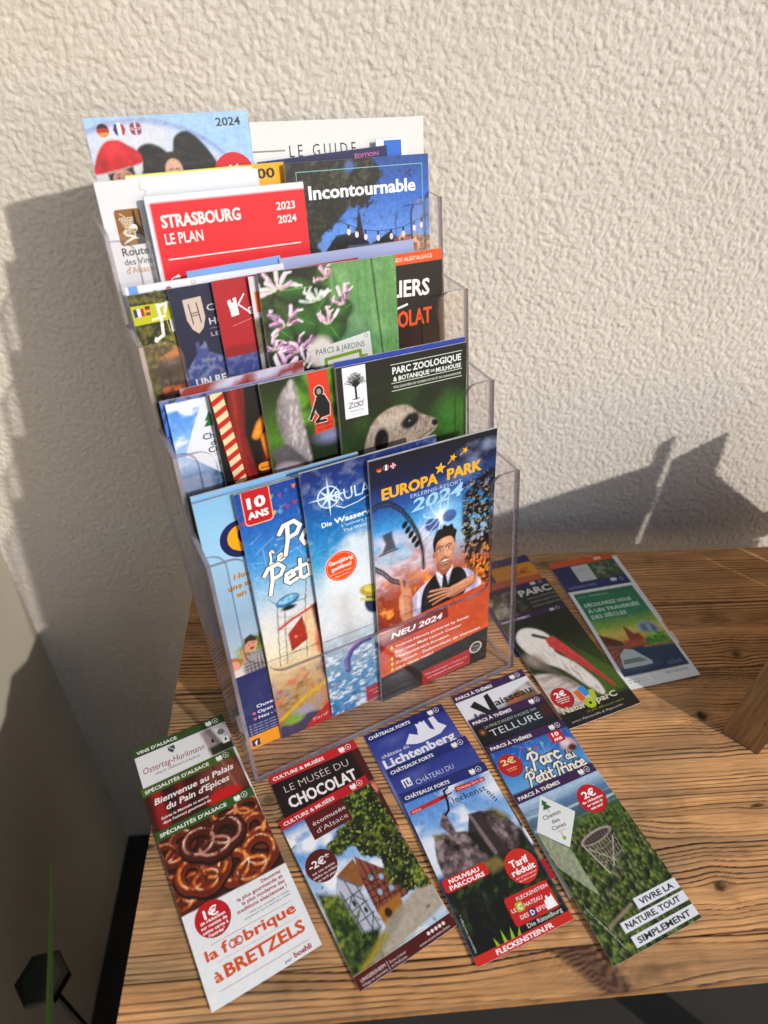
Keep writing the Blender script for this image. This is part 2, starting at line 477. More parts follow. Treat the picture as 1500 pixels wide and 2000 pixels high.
# ------------------------------------------------------------------ things low at the left
def garden_lamp():
    mb, _, _ = mat('black_lamp_plastic', '#090b0b', .22, .6)
    c = Vector((-22.0, 17.4, -43.7))
    root = empty('garden_lamp', (c.x, c.y, GROUND_Z))
    tag(root, 'black hexagonal garden lamp head on a thin post, low at the lower left corner', 'lamp')
    hz = c.z - GROUND_Z
    def ring(r, z, k=6): return [(r * math.cos(R(60 * i + 8)), r * math.sin(R(60 * i + 8)), z + hz) for i in range(k)]
    v = ring(2.1, -1.3) + ring(3.35, -1.0) + ring(3.45, .0) + ring(3.1, .25)
    f = [tuple(reversed(range(6))), tuple(range(18, 24))]
    for a in range(3):
        for i in range(6):
            j = (i + 1) % 6
            f.append((a * 6 + i, a * 6 + j, a * 6 + 6 + j, a * 6 + 6 + i))
    mesh_obj('lamp_head', v, f, mb, parent=root)
    mp_, _, _ = mat('solar_cell', '#16231c', .08, .8)
    mesh_obj('solar_cell', ring(2.4, .26), [tuple(range(6))], mp_, parent=root)
    v, f = box(-.3, .3, -.3, .3, 0, hz - 1.3)
    mesh_obj('post', v, f, mb, parent=root)
garden_lamp()

def shade_box():
    # unseen wooden box added before the table's left corner to shade the side wall
    root = empty('added_shade_box', (9, -8.5, GROUND_Z))
    tag(root, 'tall plain wooden box added in front of the table, outside the picture, to shade the side wall', 'light blocker')
    c = np.tile(lin('#5a4230'), (8, 1))
    for nm, b6 in (('side_board', (-14, 14, -5.5, -4.7, 0, 87)), ('side_board', (-14, 14, 4.7, 5.5, 0, 87)), ('side_board', (-14, -13.2, -4.69, 4.69, 0, 87)), ('side_board', (13.2, 14, -4.69, 4.69, 0, 87)), ('bottom_board', (-13.19, 13.19, -4.69, 4.69, 2, 3))):
        v, f = box(*b6); mesh_obj(nm, v, f, M_wood, parent=root, cols=c)
shade_box()

def blade():
    mg, _, _ = mat('blade_green', '#4f7426', .6)
    pts = [(-17, 23.1, -23.3), (-17, 20.1, -26.5), (-17, 16.4, -29.9), (-17, 12.3, -33.7), (-17.1, 8.7, -37.5), (-17.3, 5.2, -43), (-17.6, 3.0, -55), (-17.8, 2.5, -90)]
    v, f = [], []
    for i, p in enumerate(pts):
        w = .10 + .30 * min(1, i / 3)
        v += [(p[0] - w, p[1], p[2]), (p[0], p[1] - w * .4, p[2]), (p[0] + w, p[1], p[2])]
        if i:
            a = (i - 1) * 3
            f += [(a, a + 1, a + 4, a + 3), (a + 1, a + 2, a + 5, a + 4)]
    o = mesh_obj('grass_blade', v, f, mg)
    tag(o, 'single long green grass blade rising in front of the black hexagonal garden lamp', 'plant')
blade()

# ------------------------------------------------------------------ acrylic stand
S0 = Vector((8.986, 18.764, 0.03))
SA = R(23.22)
e_r = Vector((math.cos(SA), math.sin(SA), 0)); e_b = Vector((-math.sin(SA), math.cos(SA), 0)); e_z = Vector((0, 0, 1))
e_m = (e_b * 5.318 + e_z * 23.734).normalized()
e_n = e_m.cross(e_r)
e_n = e_n if e_n.dot(e_b) > 0 else -e_n
WD, DU, DH, TOP = 30.05, 5.822, 6.578, 24.32

def arc(cx, cy, r, a0, a1, n=6):
    return [(cx + r * math.cos(R(a0 + (a1 - a0) * i / n)), cy + r * math.sin(R(a0 + (a1 - a0) * i / n))) for i in range(n + 1)]

def build_stand():
    root = empty('brochure_stand', S0)
    tag(root, 'clear acrylic brochure stand with four stepped pockets, full of brochures', 'display stand')
    mats = [M_acr, M_acr_edge]
    th = .38
    for k in range(4):
        base = e_b * (DU * k) + e_z * (DH * k)
        ol = [(0.0, .05), (WD, .05), (WD, TOP)] + arc(26.8 + 1.3, TOP - 1.3, 1.3, 90, 180) + \
            list(reversed(arc(26.8 - 1.6, 11.8 + 1.6, 1.6, 270, 360))) + list(reversed(arc(3.25 + 1.6, 11.8 + 1.6, 1.6, 180, 270))) + \
            arc(3.25 - 1.3, TOP - 1.3, 1.3, 0, 90) + [(0.0, TOP)]
        v, f, mi = prism(ol, base, e_r, e_m, e_n, th)
        mesh_obj('front_panel', v, f, mats, parent=root, midx=mi)
        v, f, mi = prism([(th + .01, 0), (WD - th - .01, 0), (WD - th - .01, 3.85), (th + .01, 3.85)], base + e_m * .06 + e_n * (th + .01), e_r, e_n, e_m, .22)
        mesh_obj('pocket_floor', v, f, mats, parent=root, midx=mi)
    # side panels: stepped profile in (back, up)
    def P(k, t, d=th + .01): q = e_b * (DU * k) + e_z * (DH * k) + e_m * t + e_n * d; return (q.dot(e_b), q.z)
    prof = [P(0, .05)]
    for k in range(4):
        prof += [P(k, TOP), P(k + 1, 17.55)]
    prof += [P(4, -7.5), (12.2, 6.5), (7.2, .08)]
    for x in (0.0, WD - th):
        v, f, mi = prism(prof, e_r * x, e_b, e_z, e_r, th)
        mesh_obj('side_panel', v, f, mats, parent=root, midx=mi)
    base = e_b * (DU * 4) + e_z * (DH * 4)
    v, f, mi = prism([(th + .02, -7.2), (WD - th - .02, -7.2), (WD - th - .02, 17.4), (th + .02, 17.4)], base + e_n * -.02, e_r, e_m, e_n, th)
    mesh_obj('back_panel', v, f, mats, parent=root, midx=mi)
build_stand()
# ------------------------------------------------------------------ printed matter: a small paint kit
_TXT = {}
def glyphs(s, bold=0.0, shear=0.0, space=1.0):
    key = (s, bold, shear, space)
    if key in _TXT: return _TXT[key]
    cu = bpy.data.curves.new('t', 'FONT')
    cu.body = s; cu.size = 1.0; cu.offset = bold; cu.shear = shear; cu.space_character = space
    cu.resolution_u = 2; cu.fill_mode = 'FRONT'
    ob = bpy.data.objects.new('t', cu); COL.objects.link(ob)
    bpy.context.view_layer.update()
    me = ob.evaluated_get(bpy.context.evaluated_depsgraph_get()).to_mesh()
    n = len(me.vertices)
    v = np.empty(n * 3); me.vertices.foreach_get('co', v); v = v.reshape(-1, 3)[:, :2]
    me.calc_loop_triangles()
    t = np.empty(len(me.loop_triangles) * 3, int); me.loop_triangles.foreach_get('vertices', t); t = t.reshape(-1, 3)
    ob.evaluated_get(bpy.context.evaluated_depsgraph_get()).to_mesh_clear()
    bpy.data.objects.remove(ob); bpy.data.curves.remove(cu)
    _TXT[key] = (v, t)
    return v, t

class Art:
    def __init__(s, w, h, base='#ffffff', res=.12):
        s.w, s.h = w, h
        s.nx, s.ny = max(2, int(w / res) + 1), max(2, int(h / res) + 1)
        s.X, s.Y = np.meshgrid(np.linspace(0, w, s.nx), np.linspace(0, h, s.ny))
        s.C = np.tile(lin(base), (s.ny, s.nx, 1)).astype(float)
        s.V = []          # (points, triangles, colour)
        s.clip = None
    # ---- soft raster painting (returns nothing; w is a weight field)
    def mix(s, w, c):
        c = lin(c) if isinstance(c, str) else np.asarray(c)
        w = np.clip(w, 0, 1)[..., None]
        s.C = s.C * (1 - w) + c * w
    def mul(s, f):
        s.C = s.C * (f[..., None] if f.ndim == 2 else f)
    def vn(s, sx, sy=None, seed=1, o=3): return vnoise(s.X, s.Y, sx, sy, seed, o)
    def ell(s, cx, cy, rx, ry, rot=0, soft=.12):
        a = R(rot); dx, dy = s.X - cx, s.Y - cy
        u = (dx * math.cos(a) + dy * math.sin(a)) / rx; v = (-dx * math.sin(a) + dy * math.cos(a)) / ry
        d = (np.sqrt(u * u + v * v) - 1) * min(rx, ry)
        return np.clip(.5 - d / soft, 0, 1)
    def dist(s, pts, closed=True):
        d = np.full(s.X.shape, 1e9); n = len(pts)
        for i in range(n if closed else n - 1):
            (ax, ay), (bx, by) = pts[i], pts[(i + 1) % n]
            ex, ey = bx - ax, by - ay
            t = np.clip(((s.X - ax) * ex + (s.Y - ay) * ey) / (ex * ex + ey * ey + 1e-9), 0, 1)
            d = np.minimum(d, np.hypot(s.X - ax - t * ex, s.Y - ay - t * ey))
        return d
    def pol(s, pts, soft=.12):
        ins = np.zeros(s.X.shape, bool); n = len(pts)
        for i in range(n):
            (ax, ay), (bx, by) = pts[i], pts[(i + 1) % n]
            if ay == by: continue
            c = ((ay > s.Y) != (by > s.Y)) & (s.X < (bx - ax) * (s.Y - ay) / (by - ay) + ax)
            ins ^= c
        d = s.dist(pts) * np.where(ins, -1, 1)
        return np.clip(.5 - d / soft, 0, 1)
    def spol(s, pts, soft=.12):
        """smooth closed outline through the points"""
        q, n = [], len(pts); P = np.array(pts, float)
        for i in range(n):
            a, b, c, d = P[i - 1], P[i], P[(i + 1) % n], P[(i + 2) % n]
            for t in (0, .25, .5, .75):
                q.append(tuple(.5 * (2 * b + (c - a) * t + (2 * a - 5 * b + 4 * c - d) * t * t + (3 * b - a - 3 * c + d) * t ** 3)))
        return s.pol(q, soft)
    def seg(s, pts, w, soft=.08):
        return np.clip((w / 2 - s.dist(pts, False)) / soft + .5, 0, 1)
    def ramp(s, y0, y1): return np.clip((s.Y - y0) / (y1 - y0), 0, 1)
    def rampx(s, x0, x1): return np.clip((s.X - x0) / (x1 - x0), 0, 1)
    def vgrad(s, stops, m=None):
        ys = [a for a, _ in stops]; cs = np.array([lin(c) for _, c in stops])
        g = np.stack([np.interp(s.Y, ys, cs[:, i]) for i in range(3)], -1)
        m = np.ones(s.X.shape) if m is None else m
        s.C = s.C * (1 - m[..., None]) + g * m[..., None]
    def leaves(s, m, dark, mid, light, size=.35, seed=1):
        a = s.vn(size, seed=seed, o=3); b = s.vn(size * 4, seed=seed + 1, o=2)
        q = .65 * a + .35 * b
        d, md, l = lin(dark), lin(mid), lin(light)
        t = np.clip((q - .3) / .22, 0, 1)[..., None]; t2 = np.clip((q - .52) / .16, 0, 1)[..., None]
        g = d * (1 - t) + md * t; g = g * (1 - t2) + l * t2
        s.C = s.C * (1 - m[..., None]) + g * m[..., None]
    def rock(s, m, dark, mid, light, sx=.8, sy=.35, seed=1):
        a = s.vn(sx, sy, seed=seed, o=4); st = s.vn(sx * 2.2, sy * 2.0, seed=seed + 5, o=2)
        q = .6 * a + .4 * st
        d, md, l = lin(dark), lin(mid), lin(light)
        t = np.clip((q - .32) / .2, 0, 1)[..., None]; t2 = np.clip((q - .53) / .15, 0, 1)[..., None]
        g = d * (1 - t) + md * t; g = g * (1 - t2) + l * t2
        s.C = s.C * (1 - m[..., None]) + g * m[..., None]
    def clouds(s, m, c='#f4f6fa', size=3, seed=2, lo=.48, k=5):
        s.mix(m * np.clip((s.vn(size, size * .6, seed=seed, o=4) - lo) * k, 0, 1), c)
    def sparks(s, m, c, n, seed, r=.1):
        g = RS(seed)
        for _ in range(n):
            x, y = g.rand() * s.w, g.rand() * s.h
            s.mix(m * s.ell(x, y, r * (.5 + g.rand()), r * (.5 + g.rand()), g.rand() * 90, .1), c)
    # ---- crisp vector shapes
    def add(s, pts, tris, c):
        c = lin(c) if isinstance(c, str) else np.asarray(c)
        s.V.append((np.asarray(pts, float), np.asarray(tris, int), c, s.clip))
    def rect(s, x0, y0, x1, y1, c): s.add([(x0, y0), (x1, y0), (x1, y1), (x0, y1)], [(0, 1, 2), (0, 2, 3)], c)
    def vpoly(s, pts, c):
        t = tessellate_polygon([[Vector((x, y, 0)) for x, y in pts]])
        s.add(pts, [tuple(a) for a in t], c)
    def rrect(s, x0, y0, x1, y1, r, c, rot=0):
        p = []
        for cx, cy, a in ((x1 - r, y1 - r, 0), (x0 + r, y1 - r, 90), (x0 + r, y0 + r, 180), (x1 - r, y0 + r, 270)):
            p += [(cx + r * math.cos(R(a + i * 22.5)), cy + r * math.sin(R(a + i * 22.5))) for i in range(5)]
        if rot:
            mx, my = (x0 + x1) / 2, (y0 + y1) / 2; ca, sa = math.cos(R(rot)), math.sin(R(rot))
            p = [(mx + (x - mx) * ca - (y - my) * sa, my + (x - mx) * sa + (y - my) * ca) for x, y in p]
        s.vpoly(p, c)
    def circ(s, cx, cy, r, c, ry=None, n=26, rot=0):
        ry = ry or r; ca, sa = math.cos(R(rot)), math.sin(R(rot))
        p = [(cx + r * math.cos(2 * math.pi * i / n) * ca - ry * math.sin(2 * math.pi * i / n) * sa,
              cy + r * math.cos(2 * math.pi * i / n) * sa + ry * math.sin(2 * math.pi * i / n) * ca) for i in range(n)]
        s.add(p, [(0, i, i + 1) for i in range(1, n - 1)], c)
    def line(s, pts, w, c, closed=False):
        P, T = [], []
        q = list(pts) + ([pts[0]] if closed else [])
        for (ax, ay), (bx, by) in zip(q, q[1:]):
            L = math.hypot(bx - ax, by - ay) + 1e-9; nx, ny = -(by - ay) / L * w / 2, (bx - ax) / L * w / 2
            ex, ey = (bx - ax) / L * w * .3, (by - ay) / L * w * .3
            k = len(P)
            P += [(ax + nx - ex, ay + ny - ey), (bx + nx + ex, by + ny + ey), (bx - nx + ex, by - ny + ey), (ax - nx - ex, ay - ny - ey)]
            T += [(k, k + 1, k + 2), (k, k + 2, k + 3)]
        s.add(P, T, c)
    def ringv(s, cx, cy, r, w, c, n=22, ry=None):
        ry = ry or r
        s.line([(cx + r * math.cos(2 * math.pi * i / n), cy + ry * math.sin(2 * math.pi * i / n)) for i in range(n)], w, c, True)
    def text(s, t, x, y, c, w=None, h=None, bold=.02, shear=0, al='l', rot=0, space=1.0, outline=None, ow=.06):
        """x,y = baseline start; w = width to fill, h = cap height"""
        extra = max(0.0, bold - .02) * .5
        v, tr = glyphs(t, min(bold, .02), shear, space)
        if len(v) == 0: return
        mn, mxx = v[:, 0].min(), v[:, 0].max()
        bw = mxx - mn
        if h is None: h = w / bw * .73
        kx = (w / bw) if w else h / .73
        px = (v[:, 0] - mn) * kx; py = -v[:, 1] * h / .73
        if al == 'r': px = px - bw * kx
        if al == 'c': px = px - bw * kx / 2
        if rot:
            ca, sa = math.cos(R(rot)), math.sin(R(rot)); px, py = px * ca - py * sa, px * sa + py * ca
        if outline:
            for k in range(8):
                a = k * math.pi / 4
                s.add(np.stack([px + x + ow * math.cos(a), py + y + ow * math.sin(a)], -1), tr, outline)
        e = extra * h / .73
        for ox, oy in (((-e, e * .3), (e, -e * .3)) if extra else ((0, 0),)):
            s.add(np.stack([px + x + ox, py + y + oy], -1), tr, c)
    def lines_(s, x, y, rows, c, h, lead, al='l', bold=.02, rot=0):
        for i, r_ in enumerate(rows):
            s.text(r_[0], x, y + i * lead, c, r_[1], h, bold, al=al)

SCRIPT = {  # brush letters: strokes, advance
    'P': ([[(.28, -.95), (.2, -.4), (.02, .16)], [(-.02, -.72), (.16, -.97), (.5, -1.02), (.66, -.78), (.5, -.52), (.2, -.45)]], .58),
    'L': ([[(.42, -.8), (.36, -.98), (.22, -.9), (.17, -.4), (0, -.03), (.12, -.1), (.3, .02), (.52, -.1)]], .5),
    'a': ([[(.4, -.43), (.2, -.5), (.02, -.25), (.1, 0), (.3, -.08), (.42, -.45), (.38, -.06), (.5, 0)]], .52),
    'r': ([[(.05, -.47), (.08, 0)], [(.08, -.25), (.2, -.48), (.38, -.43)]], .4),
    'c': ([[(.4, -.4), (.22, -.5), (.03, -.25), (.12, 0), (.4, -.06)]], .43),
    'e': ([[(.06, -.2), (.35, -.3), (.3, -.5), (.1, -.43), (.03, -.15), (.15, 0), (.42, -.08)]], .43),
    't': ([[(.22, -.85), (.12, -.1), (.22, 0), (.36, -.06)], [(.0, -.5), (.38, -.56)]], .37),
    'i': ([[(.1, -.47), (.08, -.05), (.2, 0)], [(.14, -.7), (.15, -.66)]], .27),
    'd': ([[(.38, -.38), (.18, -.5), (.02, -.2), (.12, 0), (.32, -.1), (.46, -.9), (.38, -.05), (.5, 0)]], .52),
    'u': ([[(.05, -.47), (.05, -.1), (.18, 0), (.35, -.12), (.4, -.47), (.38, -.03), (.5, 0)]], .52),
    'n': ([[(.05, -.47), (.06, 0)], [(.07, -.28), (.22, -.48), (.34, -.4), (.33, -.05), (.44, 0)]], .47)}
def script(a, t, x, y, h, c, oc, wt=.15, rot=0, kx=1.15):
    """hand drawn title lettering"""
    ca, sa = math.cos(R(rot)), math.sin(R(rot))
    for wd, col in ((wt * h + .16, oc), (wt * h, c)):
        cx = 0.0
        for ch in t:
            if ch == ' ': cx += .3 * h; continue
            st, adv = SCRIPT[ch]
            for s_ in st:
                P = [((cx + px * h * kx), py * h) for px, py in s_]
                P = [(x + u * ca - v * sa, y + u * sa + v * ca) for u, v in P]
                a.line(P, wd, col)
                for q in (P[1:-1] + [P[0], P[-1]]): a.circ(q[0], q[1], wd / 2, col, n=8)
            cx += adv * h * kx

def clip_tri(poly, x0, y0, x1, y1):
    for ax, lim, sg in ((0, x0, 1), (0, x1, -1), (1, y0, 1), (1, y1, -1)):
        o = []
        for i in range(len(poly)):
            a, b = poly[i], poly[(i + 1) % len(poly)]
            ia, ib = (a[ax] - lim) * sg >= 0, (b[ax] - lim) * sg >= 0
            if ia: o.append(a)
            if ia != ib:
                t = (lim - a[ax]) / (b[ax] - a[ax])
                o.append((a[0] + t * (b[0] - a[0]), a[1] + t * (b[1] - a[1])))
        poly = o
        if len(poly) < 3: return []
    return poly

PRINT_GAIN = .88
def print_mesh(name, art, bend, parent, z0=.010, dz=.0016):
    """raster sheet plus the crisp shapes laid over it, one mesh.  Local axes: x right, y = -down, z out of the sheet"""
    if art.w / art.nx < .115:                        # halftone-like unevenness of printed photographs, none on bare white
        k = (1 - art.C.min(-1)) * (.34 * (vnoise(art.X, art.Y, .42, seed=91, octv=3) - .5) + .30 * (vnoise(art.X, art.Y, .17, seed=92, octv=1) - .5))
        art.C = art.C * (1 + k[..., None])
    Vs = [np.stack([art.X.ravel(), art.Y.ravel(), np.full(art.X.size, z0)], -1)]
    Cs = [art.C.reshape(-1, 3)]
    q = grid_faces(art.nx, art.ny)[:, ::-1]
    Fs = [q.tolist()]
    n = len(Vs[0])
    placed = []
    for p, t, c, clip in art.V:
        bb = (p[:, 0].min(), p[:, 1].min(), p[:, 0].max(), p[:, 1].max())
        li = 1 + max([l for (b, l) in placed if b[0] < bb[2] and b[2] > bb[0] and b[1] < bb[3] and b[3] > bb[1]] or [-1])
        placed.append((bb, li))
        z = z0 + .004 + dz * li
        cx0, cy0, cx1, cy1 = clip or (0, 0, art.w, art.h)
        P = p[t]                                    # (k,3,2)
        lo, hi = P.min(1), P.max(1)
        inside = (lo[:, 0] >= cx0) & (hi[:, 0] <= cx1) & (lo[:, 1] >= cy0) & (hi[:, 1] <= cy1)
        outside = (hi[:, 0] <= cx0) | (lo[:, 0] >= cx1) | (hi[:, 1] <= cy0) | (lo[:, 1] >= cy1)
        out_t = [P[inside]]
        for tri in P[~inside & ~outside]:
            g = clip_tri([tuple(a) for a in tri], cx0, cy0, cx1, cy1)
            for i in range(1, len(g) - 1):
                out_t.append(np.array([[g[0], g[i], g[i + 1]]]))
        T = np.concatenate(out_t)
        for _ in range(9):                          # keep triangles short enough to follow the bend
            e = np.stack([np.hypot(*(T[:, (i + 1) % 3] - T[:, i]).T) for i in range(3)], -1)
            big = e.max(1) > .65
            if not big.any() or len(T) > 60000: break
            B = T[big]; k = e[big].argmax(1); r = np.arange(len(B))
            a, b_, c_ = B[r, k], B[r, (k + 1) % 3], B[r, (k + 2) % 3]; m = (a + b_) / 2
            T = np.concatenate([T[~big], np.stack([a, m, c_], 1), np.stack([m, b_, c_], 1)])
        if len(T) == 0: continue
        # same winding for all (y grows downwards here)
        ar = (T[:, 1, 0] - T[:, 0, 0]) * (T[:, 2, 1] - T[:, 0, 1]) - (T[:, 2, 0] - T[:, 0, 0]) * (T[:, 1, 1] - T[:, 0, 1])
        T[ar > 0] = T[ar > 0][:, ::-1]
        fl = T.reshape(-1, 2)
        Vs.append(np.concatenate([fl, np.full((len(fl), 1), z)], -1))
        Cs.append(np.tile(c, (len(fl), 1)))
        Fs.append((np.arange(len(fl)).reshape(-1, 3) + n).tolist())
        n += len(fl)
    V = np.concatenate(Vs); C = np.clip(np.concatenate(Cs), 0, 1) ** 1.22 * PRINT_GAIN
    V[:, 2] += bend(V[:, 0], V[:, 1])
    V[:, 1] *= -1
    F = [f for g in Fs for f in g]
    return mesh_obj(name, V, F, M_print, parent=parent, cols=C)

def sheet_body(name, w, h, th, bend, parent, m, nx=8, ny=24):
    xs, ys = np.linspace(0, w, nx), np.linspace(0, h, ny)
    X, Y = np.meshgrid(xs, ys); B = bend(X, Y)
    top = np.stack([X, -Y, B], -1).reshape(-1, 3); bot = np.stack([X, -Y, B - th], -1).reshape(-1, 3)
    n = len(top); V = np.concatenate([top, bot])
    q = grid_faces(nx, ny)
    F = q[:, ::-1].tolist() + (q + n).tolist()
    per = [i for i in range(nx)] + [j * nx + nx - 1 for j in range(1, ny)] + [(ny - 1) * nx + i for i in range(nx - 2, -1, -1)] + [j * nx for j in range(ny - 2, 0, -1)]
    for a, b in zip(per, per[1:] + per[:1]):
        F.append((a, b, n + b, n + a))
    return mesh_obj(name, V, F, m, parent=parent)

def table_leaflet(label, art, x, y, ang, z0, z1, bow=0.0, lift=(0, 0, 0, 0), th=.05):
    """top left corner (x, y); z0 height of its head, z1 of its foot; lift = corner lifts TL,TR,BL,BR"""
    root = empty('leaflet', (x, y, 0), Matrix.Rotation(R(ang), 3, 'Z'))
    w, h = art.w, art.h
    def bend(X, Y):
        v = Y / h; u = X / w
        z = z0 + (z1 - z0) * v + bow * 4 * v * (1 - v)
        z = z + lift[0] * ((1 - u) * (1 - v)) ** 2 + lift[1] * (u * (1 - v)) ** 2 + lift[2] * ((1 - u) * v) ** 2 + lift[3] * (u * v) ** 2
        return z
    sheet_body('paper_sheet', w, h, th, bend, root, M_paper, 16, 34)
    print_mesh('printed_face', art, bend, root)
    tag(root, label, 'leaflet', 'tourist leaflets lying on the table')
    return root

def stand_brochure(label, art, k, r, t, d, tilt=0.0, d2=None, th=.22, bow=.0, curl=0.0, back=False):
    """in pocket k; r, t = its top left corner along / up the pocket front, d = depth behind it, d2 = depth of the foot"""
    d2 = d if d2 is None else d2
    P = S0 + e_b * (DU * k) + e_z * (DH * k) + e_r * r + e_m * t + e_n * d
    dn = (-e_m * art.h + e_n * (d2 - d)).normalized()
    ex = (e_r - dn * e_r.dot(dn)).normalized()
    a = R(tilt); upv = -dn
    ex2 = ex * math.cos(a) + upv * math.sin(a); up2 = -ex * math.sin(a) + upv * math.cos(a)
    ez = ex2.cross(up2)
    rot = Matrix((ex2, up2, ez)).transposed()
    root = empty('brochure', P, rot)
    w, h = art.w, art.h
    def bend(X, Y):
        v = Y / h; u = X / w
        return bow * 4 * v * (1 - v) + curl * (u ** 3 * (1 - v) ** 3) - bow * .0
    sheet_body('page_block', w, h, th, bend, root, M_pages, 8, 28)
    print_mesh('printed_cover', art, bend, root)
    tag(root, label, 'brochure', 'brochures standing in the acrylic stand')
    return root
# ------------------------------------------------------------------ artwork of the leaflets on the table
def band(a, col, txt, tw, y0=0, y1=.92, tx=.3):
    a.rect(-.1, y0 - .1, a.w + .1, y1, col)
    a.text(txt, tx, y0 + .66, '#f2f2ee', tw, .36, .035)
    x = 7.15; y = y0 + .18
    a.vpoly([(x, y + .42), (x, y + .05), (x + .18, y), (x + .3, y + .12), (x + .42, y - .04), (x + .58, y + .1), (x + .58, y + .42), (x + .3, y + .5)], '#f2f2ee')
    a.rect(x + .05, y + .52, x + .55, y + .57, '#f2f2ee')
    a.ringv(x + .98, y + .24, .27, .05, '#f2f2ee')
    a.text('A', x + .86, y + .37, '#f2f2ee', .24, .26, .01)
    return a

def badge(a, cx, cy, r, big, bw, rows, col='#c8202c', tc='#ffffff', rh=.2, lead=.3, fy=.35):
    a.circ(cx + .04, cy + .05, r, '#7a1018'); a.circ(cx, cy, r, col)
    a.text(big, cx, cy - r * .12, tc, bw, r * .5, .05, al='c')
    for i, (t, w) in enumerate(rows):
        a.text(t, cx, cy + r * fy + i * lead - .12, tc, w, rh, .03, al='c')

def art_pretzel():
    a = Art(9, 15, '#eceef0', .08)
    m = a.pol([(0, .7), (9, .7), (9, 7.9), (0, 7.72)], .1)
    a.mix(m, '#3a120a'); a.mix(m * a.vn(1.2, seed=4), '#6a2410')
    rr = RS(5)
    def pretz(cx, cy, rx, ry, w, body, hi, rot):
        for col, ww, oy, k in (('#220803', w + .3, .12, 1), (body, w, .0, 1), ('#5a1a0a', w * .5, .16, .5), (hi, w * .3, -.17, .9), ('#fbe6cc', w * .1, -.22, 1)):
            for (ox, oy2, sx, sy) in ((-.46, -.05, .5, .66), (.46, -.05, .5, .66), (0, .5, .5, .42)):
                p = []
                for i in range(15):
                    t = i / 14 * 2 * math.pi
                    x, y = ox * rx + sx * rx * math.cos(t), oy2 * ry + sy * ry * math.sin(t)
                    c_, s_ = math.cos(R(rot)), math.sin(R(rot))
                    p.append((cx + x * c_ - y * s_, cy + oy + x * s_ + y * c_))
                g = a.seg(p, ww, .1 if ww > .2 else .07) * m * k
                if col == hi: g = g * np.clip((a.vn(.7, seed=int(cx * 7)) - .38) * 5, 0, 1)
                if col == '#fbe6cc': g = g * np.clip((a.vn(.45, seed=int(cy * 9)) - .56) * 9, 0, 1)
                a.mix(g, col)
    for cx, cy, rx, ry, w, bd, hi, rot in ((1.0, 2.2, 1.9, 1.3, .7, '#8a3a16', '#e08a48', -15), (7.0, 1.5, 2.2, 1.2, .72, '#8e3c18', '#e8965a', 10), (8.6, 4.2, 1.9, 1.6, .75, '#a04a20', '#f0a868', 30),
                                      (.6, 5.9, 1.9, 1.7, .8, '#8a3414', '#e0853f', 20), (6.3, 6.1, 2.6, 1.9, .85, '#9a421a', '#f09a50', -5), (2.7, 5.2, 2.1, 1.8, .8, '#943c16', '#ec9248', 0), (4.3, 2.9, 2.6, 1.7, .8, '#5c2012', '#d09a86', 5)):
        pretz(cx, cy, rx, ry, w, bd, hi, rot)
    a.mix(m * (1 - a.ell(4.5, 4, 5, 4.6, 0, 2)) * .35, '#1a0603')
    band(a, '#3f6a2c', "SPÉCIALITÉS D'ALSACE", 6.1)
    badge(a, 2.15, 9.0, 1.42, '1€', 1.15, [('de réduction', 2.05), ('sur remise de', 2.15), ('cette carte à', 2.1), ("l'entrée*", 1.35)], rh=.26, lead=.37, fy=.18)
    for i, (t, w) in enumerate([('Découvrez', 1.75), ('la plus gourmande et', 4.0), ('la plus moderne des', 3.75), ('traditions alsaciennes !', 4.35)]):
        a.text(t, 8.35, 8.42 + i * .44, '#b8242c', w, .3, .03, al='r')
    a.text('* Offre non cumulable et valable', 8.35, 10.15, '#333333', 3.7, .17, .0, al='r')
    a.text('uniquement sur le tarif visite adulte', 8.35, 10.42, '#333333', 4.0, .17, .0, al='r')
    for y in (10.78, 14.05):
        a.line([(1.4 if y < 12 else 1.0, y), (8.2, y + .12)], .035, '#cf6a3a')
    a.line([(1.4, 12.15), (8.2, 12.25)], .02, '#cf6a3a')
    oc = '#dd6426'
    a.text('la', .75, 11.78, oc, .95, .8, .05); a.text('f', 2.05, 11.8, oc, .5, .85, .05)
    a.ringv(2.98, 11.5, .3, .1, oc); a.ringv(3.42, 11.5, .3, .1, oc); a.line([(2.9, 11.75), (3.5, 11.25)], .08, oc); a.line([(2.9, 11.25), (3.5, 11.75)], .08, oc)
    a.text('brique', 3.9, 11.82, oc, 4.35, .85, .05)
    a.text('à', .9, 13.45, oc, .62, .8, .05); a.text('BRETZELS', 1.75, 13.45, oc, 6.6, .95, .06)
    a.text('par', 6.0, 14.78, '#333333', .6, .22, .01); a.text('boehli', 6.8, 14.8, '#b8242c', 1.45, .42, .05)
    return a

